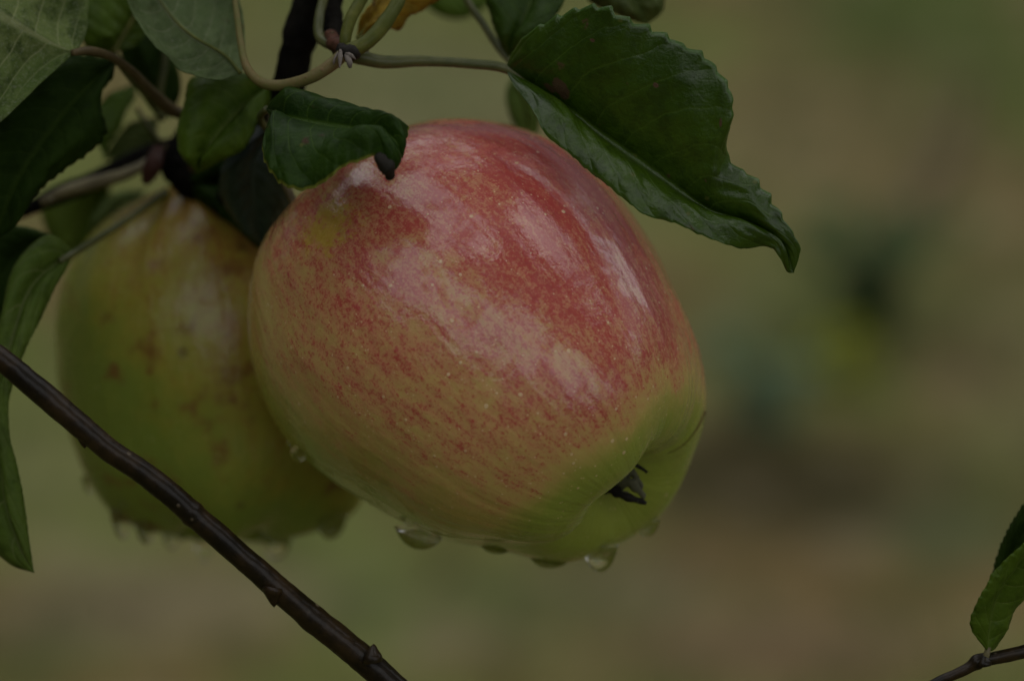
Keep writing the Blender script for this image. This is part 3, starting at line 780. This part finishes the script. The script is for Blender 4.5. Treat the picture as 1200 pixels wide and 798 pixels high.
branch('bare dark brown wet twig crossing diagonally in front of the green apple',
       [(-120, 315, -.6, 13), (-40, 388, -.6, 13), (5, 424, -.6, 13.5), (51, 462, -.6, 14.5), (90, 495, -.6, 14), (128, 527, -.6, 13.5), (179, 562, -.6, 14), (240, 614, -.5, 14), (307, 673, -.4, 14.5),
        (358, 717, -.3, 15.5), (420, 767, -.2, 16.5), (470, 812, -.1, 16), (560, 890, .2, 17)], B_TWIG, seg=28, k=420, rough=.06, freq=230,
       lumps=((.50, .006, .10), (.71, .009, .05)),
       buds=((50, 450, -.6, 7, 18, 110), (96, 514, -.6, 12, 22, -100), (176, 548, -.6, 7, 16, 110), (318, 700, -.5, 12, 22, -100), (434, 760, -.4, 11, 28, 100)))
branch('nearly black rough branch rising to the top edge beside the green stalk cluster',
       [(368, -60, 3.5, 22), (360, 0, 3.5, 20), (350, 50, 3.5, 21), (336, 105, 3.8, 22), (318, 160, 4.5, 24), (290, 215, 5.0, 26), (262, 245, 5.4, 22)], B_DARK, name='branch', cat='branch', seg=24, k=90, rough=.2, freq=160,
       lumps=((.28, .03, .2), (.6, .04, .2)))
branch('short dark fruiting spur between the black branch and the green stalks at the top',
       [(392, -50, 3.2, 16), (388, 0, 3.0, 15), (390, 30, 2.6, 14), (398, 58, 1.8, 10), (404, 66, 1.4, 6)], B_DARK, name='spur', cat='spur', seg=20, k=60, rough=.2, freq=240)
branch('blurred grey brown branch above the green apple running to the left',
       [(20, 250, 6.4, 10), (75, 226, 6.6, 13), (130, 204, 6.8, 15), (185, 180, 7, 15), (240, 165, 7.2, 16), (310, 150, 6.5, 18)], B_DARK, name='branch', cat='branch', seg=18, k=60, rough=.15, freq=150)
branch('blurred pale olive stub leading to the lower left below the blurred branch',
       [(200, 176, 6.9, 5), (150, 203, 6.1, 8), (112, 214, 5.8, 9), (78, 224, 5.6, 8), (48, 238, 5.6, 6)], B_GREY, name='twig', cat='twig', seg=14, k=30, rough=.1)
branch('blurred pinkish brown knob above the top of the green apple',
       [(186, 175, 5.6, 8), (180, 192, 5.4, 12), (174, 206, 5.4, 10), (170, 216, 5.4, 4)], B_PINK, name='bud', cat='bud', seg=14, k=20)
branch('thin wet dark twig at the lower right corner holding a green leaf',
       [(1040, 835, .2, 5.5), (1095, 801, .2, 6), (1130, 785, .2, 6.5), (1148, 774, .2, 8), (1165, 771, .2, 7.5), (1205, 762, .2, 8), (1260, 745, .2, 8)], B_TWIG, seg=18, k=80, rough=.08, freq=400,
       lumps=((.5, .02, .25),), buds=((1152, 770, .1, 8, 18, 100),))

# ------------------------------------------------------------------ leaves
# big leaf at right, folded along its midrib
leaf('large glossy dark green leaf right of the red apple with curled tip',
     [(592, 80, 1.6), (643, 112, 1.2), (705, 160, .9), (771, 207, .6), (829, 246, .3), (880, 262, .1), (915, 285, 0), (930, 318, .1)],
     [(592, 80, 1.6), (605, 55, 1.3), (623, 37, .9), (664, 17, .5), (697, 10, .2), (726, 19, 0), (759, 37, -.1), (790, 48, -.2), (822, 68, -.3), (848, 93, -.4), (860, 115, -.4), (858, 145, -.3), (852, 168, -.1), (856, 190, .1), (883, 211, .0), (905, 240, -.1),
      (926, 268, -.1), (937, 293, 0), (930, 320, .1)],
     [(592, 80, 1.6), (600, 98, 1.2), (614, 114, .8), (639, 142, .3), (676, 184, .3), (714, 220, .05), (747, 248, -.1), (782, 262, -.2), (821, 277, -.25), (862, 285, -.2), (900, 286, -.1), (914, 298, -.1), (922, 318, .1), (930, 320, .1)],
     [L_BIG, L_UNDER2], petiole=[(398, 62, 1.4, 7), (425, 68, 1.4, 9), (450, 73, 1.5, 8), (500, 72, 1.6, 6.5), (550, 75, 1.6, 6), (590, 80, 1.6, 6), (615, 95, 1.45, 4.5)], pmat=B_PETDARK,
     midrib=(2.2, .10, B_PETDARK), bulge=(.25, .22), teeth=25, tooth=(13, 4), wave=1.3, n_=240, m_=22, seed=2.2, quilt=.45, nv=10)
# curled leaf on top of the apple
G = leaf('small dark green leaf resting on the red apple with yellow edge and decayed tip',
     [(312, 128, 1.2), (335, 138, .6), (370, 145, .1), (405, 150, -.3), (440, 155, -.7), (462, 165, -1.0), (470, 185, -1.0)],
     [(312, 128, 1.2), (322, 117, 1.3), (344, 110, 1.2), (369, 112, 1.0), (396, 119, .7), (421, 132, .2), (438, 143, -.2), (455, 146, -.5), (475, 144, -.7), (476, 165, -.9), (472, 186, -1.0)],
     [(312, 128, 1.2), (318, 145, .4), (309, 165, -.2), (309, 182, -.5), (316, 200, -.7), (328, 214, -.8), (346, 222, -.9), (369, 219, -1.0), (385, 209, -1.1), (402, 197, -1.2), (424, 184, -1.3), (441, 180, -1.3), (450, 195, -1.3), (462, 200, -1.2), (470, 190, -1.0)],
     [L_CURL, L_UNDER2], petiole=[(330, 160, 4.2, 5), (312, 150, 3.0, 5), (305, 138, 2.0, 4.5), (312, 128, 1.2, 4)], pmat=B_PETDARK, bulge=(.3, .35), teeth=18, tooth=7, wave=1.5, n_=180, m_=18, seed=5.0, quilt=.3, nv=7)
tv, tf = tube_geo([(443, 182, -1.32, 4), (449, 190, -1.38, 8), (456, 197, -1.3, 9), (458, 204, -1.22, 6), (454, 209, -1.15, 3)], seg=16, k=30, rough=.45, freq=420)
mesh('decayed_tip', tv, tf, M_ROT, G, G.matrix_world.copy())
# pale underside, top left corner
leaf('large pale grey green leaf underside filling the top left corner',
     [(88, 62, 1.6), (60, 50, 1.4), (20, 28, 1.1), (-40, -5, .8), (-110, -40, .6), (-170, -70, .8)],
     [(88, 62, 1.6), (60, 86, 1.3), (28, 116, 1.0), (-5, 146, .8), (-50, 165, .6), (-100, 130, .4), (-150, 40, .5), (-170, -70, .8)],
     [(88, 62, 1.6), (98, 45, 1.8), (105, 18, 2.0), (104, -10, 2.1), (85, -60, 1.9), (20, -100, 1.5), (-60, -110, 1.2), (-170, -70, .8)],
     [L_UNDER, L_TOP], petiole=[(225, 138, 4.6, 8), (200, 128, 4.2, 8), (178, 108, 3.6, 6.5), (152, 82, 2.8, 5.5), (128, 66, 2.2, 5.5), (105, 60, 1.8, 5.5), (85, 62, 1.5, 4)], pmat=B_BROWN,
     bulge=(-.25, -.3), teeth=24, tooth=1.5, wave=1.2, seed=8.1, quilt=-.3)
# dark leaf below it
leaf('dark green leaf under the pale corner leaf, left edge of the photo',
     [(136, 72, 3.2), (95, 110, 2.6), (55, 160, 2.3), (20, 215, 2.2), (0, 262, 2.4), (-12, 285, 2.6)],
     [(136, 72, 3.2), (110, 66, 2.9), (82, 66, 2.7), (35, 95, 2.6), (-15, 130, 2.7), (-60, 180, 2.8), (-50, 240, 2.7), (-12, 285, 2.6)],
     [(136, 72, 3.2), (131, 92, 3.0), (117, 115, 2.9), (120, 135, 2.8), (124, 150, 2.7), (112, 172, 2.6), (85, 192, 2.5), (62, 210, 2.4), (42, 232, 2.4), (18, 258, 2.5), (-12, 285, 2.6)],
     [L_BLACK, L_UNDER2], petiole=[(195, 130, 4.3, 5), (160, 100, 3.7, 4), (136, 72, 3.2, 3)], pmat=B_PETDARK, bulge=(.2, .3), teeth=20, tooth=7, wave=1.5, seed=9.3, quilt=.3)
# green leaf behind pale one
leaf('mid green leaf with pale midrib at the top edge behind the pale corner leaf',
     [(132, 62, 4.6), (148, 36, 4.8), (166, 5, 5), (185, -30, 5.2), (195, -60, 5.4)],
     [(132, 62, 4.6), (105, 58, 4.4), (92, 30, 4.4), (96, -10, 4.6), (130, -50, 5.0), (195, -60, 5.4)],
     [(132, 62, 4.6), (140, 60, 5.2), (160, 50, 5.6), (178, 25, 5.8), (200, -10, 5.8), (195, -60, 5.4)],
     [L_MID, L_UNDER2], midrib=(4.2, -.1, B_PET), petiole=[(190, 140, 6, 4.5), (165, 105, 5.2, 4.5), (132, 62, 4.6, 4.5)], pmat=B_PETDARK, bulge=(.3, -.2), teeth=18, tooth=2, seed=10.2)
# dark leaf in the gap (140-190, 60-120)
leaf('deep shaded leaf in the gap below the pale hanging underside',
     [(200, 140, 6.2), (185, 110, 6.0), (168, 70, 5.8), (150, 30, 5.8), (140, 0, 6)],
     [(200, 140, 6.2), (165, 112, 6.2), (146, 78, 6.2), (138, 40, 6.2), (140, 0, 6)],
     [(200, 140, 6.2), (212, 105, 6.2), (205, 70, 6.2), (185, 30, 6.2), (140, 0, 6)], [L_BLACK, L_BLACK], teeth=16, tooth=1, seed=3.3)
leaf('narrow blurred mid green leaf between the dark serrated leaf and the brown stalk',
     [(158, 98, 7.2), (146, 120, 7), (133, 150, 6.8), (122, 182, 6.8)],
     [(158, 98, 7.2), (132, 108, 7), (112, 128, 6.9), (108, 152, 6.8), (122, 182, 6.8)],
     [(158, 98, 7.2), (158, 115, 7.1), (148, 132, 7), (138, 155, 6.9), (122, 182, 6.8)], [L_MID, L_MID], teeth=12, tooth=2, seed=3.9)
leaf('blurred lime green leaf in the gap right above the blurred branch',
     [(120, 188, 8.2), (145, 168, 8), (165, 150, 8), (186, 138, 8)],
     [(120, 188, 8.2), (138, 158, 8), (158, 142, 8), (186, 138, 8)],
     [(120, 188, 8.2), (148, 184, 8), (178, 170, 8), (186, 138, 8)], [L_OLIVE, L_OLIVE], teeth=12, tooth=1, seed=4.9)
# pale underside leaf at the top
leaf('pale grey green leaf underside with curved stalk at the top, left of the black branch',
     [(282, 86, 1.7), (262, 64, 1.9), (225, 42, 2.0), (200, 18, 2.2), (170, -25, 2.4), (140, -70, 2.6)],
     [(282, 86, 1.7), (255, 89, 1.5), (215, 78, 1.5), (188, 60, 1.6), (168, 33, 1.8), (154, 10, 2.0), (148, -15, 2.2), (140, -70, 2.6)],
     [(282, 86, 1.7), (288, 70, 2.2), (286, 40, 2.6), (282, 10, 2.8), (268, -20, 3.0), (220, -60, 3.0), (140, -70, 2.6)],
     [L_UNDER2, L_TOP], midrib=(2.2, -.05, B_PET), bulge=(-.2, -.3), teeth=22, tooth=1.5, seed=12.4, quilt=-.3, wave=1.2,
     petiole=[(404, 60, 1.0, 7), (396, 70, .9, 8), (380, 82, .8, 8), (360, 93, .8, 7.5), (335, 100, .9, 7), (312, 99, 1.0, 6.5), (297, 90, 1.1, 6), (287, 74, 1.3, 5), (282, 50, 1.6, 4.4), (278, 20, 1.9, 4), (274, -10, 2.3, 3.5)], pmat=B_PETRED)
# green leaf with fold below it
leaf('broad mid green leaf hanging between the pale underside and the apples',
     [(318, 100, 3.8), (296, 118, 3.3), (272, 140, 3.0), (248, 168, 2.8), (232, 204, 3.0)],
     [(318, 100, 3.8), (290, 92, 3.6), (255, 86, 3.4), (224, 92, 3.2), (216, 120, 3.0), (208, 150, 2.9), (212, 180, 2.9), (232, 204, 3.0)],
     [(318, 100, 3.8), (316, 120, 3.3), (304, 140, 2.9), (296, 160, 2.7), (278, 178, 2.6), (256, 190, 2.7), (232, 204, 3.0)],
     [L_MID, L_UNDER2], petiole=[(335, 95, 4.6, 5), (325, 97, 4.2, 4), (318, 100, 3.8, 4)], pmat=B_PETDARK, bulge=(.35, .25), teeth=20, tooth=2.5, seed=14.4, quilt=.3)
# bluish dark leaf
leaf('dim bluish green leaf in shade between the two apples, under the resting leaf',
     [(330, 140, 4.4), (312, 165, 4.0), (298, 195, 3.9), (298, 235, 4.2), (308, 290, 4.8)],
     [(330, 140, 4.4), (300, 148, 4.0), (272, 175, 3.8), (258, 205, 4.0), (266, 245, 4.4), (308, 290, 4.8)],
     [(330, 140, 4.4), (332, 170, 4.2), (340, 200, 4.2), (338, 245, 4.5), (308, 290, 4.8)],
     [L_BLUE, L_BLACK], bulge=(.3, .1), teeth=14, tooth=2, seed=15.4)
leaf('added dark leaf closing the gap above the green apple, shade in its colour',
     [(330, 180, 5.8), (300, 200, 5.8), (260, 215, 5.8), (215, 222, 6)],
     [(330, 180, 5.8), (290, 172, 5.8), (245, 180, 5.8), (215, 222, 6)],
     [(330, 180, 5.8), (345, 260, 5.2), (318, 296, 5.0), (268, 262, 5.0), (215, 222, 6)],
     [L_BLACK, L_BLACK], bulge=(.3, .3), teeth=12, tooth=2, seed=16.4)  # leaf added to darken the gap, its colour standing in for shade
# hanging leaf at the left
leaf('long grey green drooping leaf at the left edge passing behind the twig',
     [(88, 296, 3.4), (62, 312, 3.0), (36, 338, 2.6), (20, 380, 2.4), (8, 430, 2.2), (2, 500, 2.0), (8, 580, 1.9), (24, 640, 1.8), (40, 671, 1.8)],
     [(88, 296, 3.4), (62, 276, 3.1), (40, 284, 2.9), (18, 310, 2.7), (6, 345, 2.6), (0, 400, 2.6), (-20, 470, 2.8), (-28, 560, 2.8), (-14, 630, 2.3), (10, 660, 2.0), (40, 671, 1.8)],
     [(88, 296, 3.4), (76, 318, 3.0), (62, 342, 2.7), (46, 378, 2.4), (26, 420, 2.2), (12, 462, 2.0), (12, 500, 1.8), (22, 560, 1.7), (32, 620, 1.7), (40, 671, 1.8)],
     [L_GREY, L_TOP], petiole=[(195, 225, 6.2, 5), (160, 250, 5.6, 4.5), (120, 276, 4.6, 4.5), (88, 296, 3.4, 4.5), (70, 306, 3.0, 4)], pmat=B_PETDARK, bulge=(.25, .2), teeth=34, tooth=1.6, seed=18.1, quilt=.2, n_=200)
leaf('nearly black leaf at the left edge just above the drooping leaf',
     [(60, 276, 4.4), (30, 290, 4.2), (5, 320, 4.0), (-25, 370, 4.0)],
     [(60, 276, 4.4), (30, 266, 4.2), (-10, 268, 4.2), (-40, 310, 4.2), (-25, 370, 4.0)],
     [(60, 276, 4.4), (40, 305, 4.2), (20, 345, 4.0), (4, 380, 4.0), (-25, 370, 4.0)],
     [L_BLACK, L_BLACK], bulge=(.2, .2), teeth=16, tooth=2, seed=19.1)
leaf('blurred lime green leaf above the left shoulder of the green apple',
     [(128, 214, 10), (105, 240, 10), (90, 270, 10), (82, 305, 10)],
     [(128, 214, 10), (80, 216, 10), (50, 240, 10), (56, 275, 10), (82, 305, 10)],
     [(128, 214, 10), (128, 240, 10), (122, 270, 10), (104, 295, 10), (82, 305, 10)],
     [L_LIME, L_LIME], bulge=(.2, -.2), teeth=14, tooth=2, seed=20.1)
leaf('blurred pale grey leaf sliver between the lime leaf and the green apple',
     [(172, 222, 9), (145, 240, 8.8), (120, 262, 8.8), (100, 288, 9)],
     [(172, 222, 9), (135, 226, 8.8), (112, 250, 8.8), (100, 288, 9)],
     [(172, 222, 9), (152, 252, 8.8), (128, 275, 8.8), (100, 288, 9)],
     [L_UNDER, L_UNDER], bulge=(.1, .1), teeth=14, tooth=2, seed=20.7)
# top centre / right leaves
leaf('dark green leaf cut by the top edge above the base of the large glossy leaf',
     [(596, 68, 3.4), (606, 40, 3.3), (620, 10, 3.3), (640, -40, 3.5), (650, -80, 3.8)],
     [(596, 68, 3.4), (584, 48, 3.4), (576, 22, 3.4), (570, -10, 3.5), (590, -60, 3.7), (650, -80, 3.8)],
     [(596, 68, 3.4), (618, 52, 3.0), (645, 30, 2.9), (660, 5, 3.0), (680, -40, 3.3), (650, -80, 3.8)],
     [L_TOP, L_UNDER2], petiole=[(528, -40, 4.2, 5), (548, 2, 3.8, 4.6), (566, 28, 3.6, 4.6), (584, 56, 3.5, 4.5), (600, 76, 3.4, 3.5)], pmat=B_PETDARK, bulge=(.2, .2), teeth=20, tooth=2, seed=21.0, quilt=.3)
leaf('yellowish green leaf tip at the top edge above the large glossy leaf',
     [(700, -70, 5), (715, -40, 4.6), (735, -10, 4.3), (758, 28, 4.2)],
     [(700, -70, 5), (680, -30, 4.6), (690, 0, 4.4), (715, 14, 4.2), (738, 24, 4.2), (758, 30, 4.2)],
     [(700, -70, 5), (755, -50, 4.6), (776, -12, 4.4), (777, 12, 4.3), (758, 30, 4.2)],
     [L_OLIVE, L_UNDER2], bulge=(.2, .2), teeth=20, tooth=2.5, seed=22.0)
leaf('blurred olive leaf tip seen just behind the top of the red apple',
     [(602, 90, 7.5), (608, 110, 7.4), (614, 130, 7.3), (618, 175, 7.3)],
     [(602, 90, 7.5), (594, 105, 7.4), (594, 125, 7.3), (604, 150, 7.3), (618, 175, 7.3)],
     [(602, 90, 7.5), (618, 100, 7.4), (630, 120, 7.3), (632, 150, 7.3), (618, 175, 7.3)],
     [L_GREY, L_GREY], bulge=(.1, .1), teeth=14, tooth=1, seed=23.0)
leaf('blurred bright green leaf cut by the top edge right of the yellow leaf',
     [(470, -30, 9.5), (510, -14, 9.5), (550, -4, 9.5), (590, -6, 9.5)],
     [(470, -30, 9.5), (505, 12, 9.5), (545, 22, 9.5), (590, -6, 9.5)],
     [(470, -30, 9.5), (520, -40, 9.5), (560, -40, 9.5), (590, -6, 9.5)],
     [L_MID, L_MID], bulge=(.1, .1), teeth=14, tooth=1, seed=24.0)
leaf('yellow and orange dying leaf at the top between the green stalks',
     [(418, 46, 2.6), (436, 26, 2.6), (462, 6, 2.8), (500, -20, 3.0), (540, -50, 3.2)],
     [(418, 46, 2.6), (424, 22, 2.6), (438, 2, 2.7), (455, -25, 2.8), (490, -60, 3.0), (540, -50, 3.2)],
     [(418, 46, 2.6), (448, 36, 2.5), (472, 24, 2.6), (496, 6, 2.8), (530, -18, 3.0), (540, -50, 3.2)],
     [L_YELLOW, L_YELLOW], bulge=(-.2, .25), teeth=18, tooth=2, seed=25.0, wave=2, midrib=(2.4, -.08, B_PET))
for P, mt, lb in (([(402, 58, 1.6, 7), (376, 46, 2.0, 6), (374, 22, 2.2, 6), (380, -5, 2.4, 6), (390, -45, 2.6, 6)], B_PETDARK, 'dull green stalk rising beside the black branch at the top'),
              ([(404, 58, 1.2, 6), (405, 44, 1.2, 7), (411, 22, 1.3, 7.5), (424, -2, 1.5, 7.5), (440, -40, 1.8, 7)], B_PET, 'bright green stalk rising in the middle of the top cluster'),
              ([(408, 60, 1.0, 9), (424, 54, 1.0, 9.5), (440, 40, 1.1, 9.5), (456, 20, 1.3, 9), (470, -6, 1.6, 8.5), (484, -45, 2.0, 8)], B_PET, 'thick green stalk reddish at its base leaning right at the top')):
    tag(tube('leaf_stalk', P, mt, None, Matrix.Translation(at(*P[0][:3])), rough=.1), lb, 'stalk')
branch('rough dark reddish woody joint from which the green stalks spring', [(386, 40, 1.9, 6), (394, 52, 1.4, 11), (404, 60, 1.3, 12), (416, 64, 1.4, 10), (428, 64, 1.6, 6)], B_JOINT, name='woody_joint', cat='joint', seg=22, k=60, rough=.35, freq=330)
sp = empty('stipule', at(402, 62, .9), 'pale fuzzy dried stipule tuft hanging where the stalks meet', 'stipule')
for P in ([(399, 60, .8, 2.2), (399, 68, .5, 3.0), (398, 80, .4, .7)], [(405, 64, .8, 2.0), (409, 73, .5, 4.0), (411, 80, .5, 1.6)], [(404, 62, .8, 2), (412, 66, .6, 2.6), (417, 70, .6, .7)], [(396, 62, .7, 1.5), (392, 70, .6, 1.8), (391, 76, .6, .6)]):
    tube('flap', P, M_FUZZ, sp, rough=.4, freq=700, seg=10)
tag(tube('dark_bract', [(398, 58, 1.0, 7), (412, 62, .8, 8), (420, 66, .9, 4)], M_SEPAL2, None, Matrix.Translation(at(402, 60, 1.0)), rough=.4, freq=600), 'dark shrivelled bract at the joint of the top stalks', 'bract')
for P, mt, lb in (([(196, 40, 6.0, 5), (192, 80, 6.0, 5), (187, 112, 6.0, 5), (190, 138, 6.0, 6)], B_PETDARK, 'blurred upright green stalk in the gap beside the brown stalk'),
              ([(160, 128, 6.4, 3), (172, 146, 6.4, 3.5), (186, 166, 6.6, 5)], B_PETDARK, 'thin blurred dark stalk running down to the blurred branch'),
              ([(236, 90, 5.6, 4), (222, 128, 5.8, 4.5), (212, 160, 6.2, 5)], B_DARK, 'dark stalk partly behind the broad mid green leaf')):
    tag(tube('leaf_stalk', P, mt, None, Matrix.Translation(at(*P[0][:3])), rough=.1), lb, 'stalk')
branch('blurred knobbly black spur above the top of the green apple', [(232, 140, 6.2, 12), (215, 165, 6.0, 17), (205, 190, 5.8, 18), (212, 212, 5.8, 16), (240, 232, 6.0, 14)], B_DARK, name='spur', cat='spur', seg=18, k=50, rough=.3, freq=220)
# lower right leaves
leaf('green folded leaf standing on the twig at the lower right corner',
     [(1158, 764, .1), (1158, 735, .1), (1166, 700, 0), (1185, 665, -.1), (1215, 630, -.1), (1260, 590, 0)],
     [(1158, 764, .1), (1146, 748, -.2), (1139, 732, -.4), (1142, 712, -.5), (1155, 686, -.6), (1176, 658, -.6), (1200, 634, -.6), (1230, 606, -.4), (1260, 590, 0)],
     [(1158, 764, .1), (1166, 760, .5), (1172, 748, .7), (1182, 722, .9), (1198, 700, 1.0), (1225, 670, 1.0), (1250, 630, .6), (1260, 590, 0)],
     [L_MID, L_UNDER2], petiole=[(1153, 776, .2, 4), (1156, 768, .1, 4), (1158, 758, .1, 3.5)], pmat=B_GREY, bulge=(.15, .2), teeth=22, tooth=5, seed=30.0, quilt=.2)
leaf('very dark leaf behind the folded corner leaf at the right edge',
     [(1162, 692, 2.0), (1185, 650, 1.8), (1210, 610, 1.6), (1245, 560, 1.6)],
     [(1162, 692, 2.0), (1164, 668, 1.9), (1176, 632, 1.8), (1196, 596, 1.7), (1220, 565, 1.6), (1245, 560, 1.6)],
     [(1162, 692, 2.0), (1195, 680, 1.8), (1225, 640, 1.7), (1250, 600, 1.6), (1245, 560, 1.6)],
     [L_BLACK, L_TOP], bulge=(.15, .1), teeth=20, tooth=4, seed=31.0)

# ------------------------------------------------------------------ unseen leafy canopy added above the frame, gaps cut to shape skin glare
GAPS = [  # outlines of the glare wanted on the fruit; the canopy stays open there
    [(430, 215), (470, 200), (520, 215), (560, 250), (590, 300), (540, 300), (508, 290), (505, 320), (560, 342), (625, 372), (660, 400), (735, 465), (715, 495), (650, 470), (600, 430), (540, 420), (500, 372), (450, 365), (435, 300)],
    [(585, 175), (640, 210), (705, 280), (765, 345), (805, 440), (770, 445), (720, 385), (680, 305), (635, 250), (598, 212)],
    [(515, 172), (560, 178), (560, 195), (518, 192)], [(335, 240), (362, 240), (355, 290), (330, 300)]]
def inside(P, x, y):
    c = False; j = len(P) - 1
    for i in range(len(P)):
        if (P[i][1] > y) != (P[j][1] > y) and x < (P[j][0] - P[i][0]) * (y - P[i][1]) / (P[j][1] - P[i][1]) + P[i][0]: c = not c
        j = i
    return c
ACEN = at(560, 400, 3.1)
REFL, OPEN = [], []          # directions the fruit mirrors, and whether the sky shows there
for yy in range(150, 520, 7):
    for xx in range(300, 820, 7):
        l_, n__ = hit(BV1, xx, yy)
        if l_ is None: continue
        dv = (l_ - Vector((0, 0, CAMZ))).normalized()
        REFL.append(tuple(dv - n__ * (2 * dv.dot(n__)))); OPEN.append(any(inside(g_, xx, yy) for g_ in GAPS))
REFL = np.array(REFL); OPEN = np.array(OPEN)
DIRGAPS = [(Vector((.5, .12, .86)).normalized(), math.cos(math.radians(18)))]  # opening added so the large leaf's lower half catches glare
cv, cf = [], []
cr = random.Random(11)
for i in range(11000):
    u_ = cr.uniform(0.10, 1); a_ = cr.uniform(0, 6.283)
    dvec = Vector((math.cos(a_) * math.sqrt(1 - u_ * u_), math.sin(a_) * math.sqrt(1 - u_ * u_), u_))
    q_ = REFL @ np.array(dvec); near = np.argsort(-q_)[:5]
    if q_[near[0]] > math.cos(math.radians(7)) and OPEN[near].mean() > 0.5: continue
    if any(dvec.dot(g_) > c_ for g_, c_ in DIRGAPS): continue
    if q_[near[0]] < math.cos(math.radians(7)) and noise.noise(dvec * 7 + Vector((9, 2, 5))) > 0.36: continue
    if dvec.y > 0.55 and 0.1 < dvec.z < 0.62 and q_[near[0]] < math.cos(math.radians(9)) and cr.random() < .85: continue
    if dvec.dot(FW) > 0.1 and noise.noise(dvec * 2.3 + Vector((3, 1, 8))) > -0.12: continue
    dist = cr.uniform(0.75, 1.5)
    c = ACEN + dvec * dist
    if c.z < 1.3 or (c - Vector((0, 0, CAMZ))).length < 0.35: continue
    # keep out of the picture's cone
    rel = c - Vector((0, 0, CAMZ)); dp = rel.dot(FW)
    if dp > 0 and abs(rel.dot(RT)) < dp * .25 and abs(rel.dot(UP)) < dp * .2: continue
    d1 = Vector((cr.gauss(0, 1), cr.gauss(0, 1), cr.gauss(-.2, .5))).normalized(); sd_ = d1.cross(dvec)
    if sd_.length < .2: continue
    sd_.normalize(); up_ = sd_.cross(d1)
    L = cr.uniform(.06, .09); Wd = L * .3; k = len(cv)
    for (a1, b1, c1) in ((0, 0, 0), (.3, .9, .08), (.3, -.9, .08), (.65, .85, .05), (.65, -.85, .05), (1, 0, -.12), (.3, 0, .0), (.65, 0, -.02)):
        cv.append(c + d1 * (L * (a1 - .5)) + sd_ * (Wd * b1) + up_ * (L * c1))
    cf += [(k, k + 1, k + 6), (k, k + 6, k + 2), (k + 1, k + 3, k + 7, k + 6), (k + 6, k + 7, k + 4, k + 2), (k + 3, k + 5, k + 7), (k + 7, k + 5, k + 4)]
M_CAN = veg_mat('unseen_canopy_leaves', (0.035, 0.06, 0.012), (0.045, 0.08, 0.016), .12)
tag(mesh('unseen_canopy', cv, cf, M_CAN, M=ACEN), 'unseen leafy crown of the apple tree overhead, added to shape light and glare', 'foliage', kind='stuff')
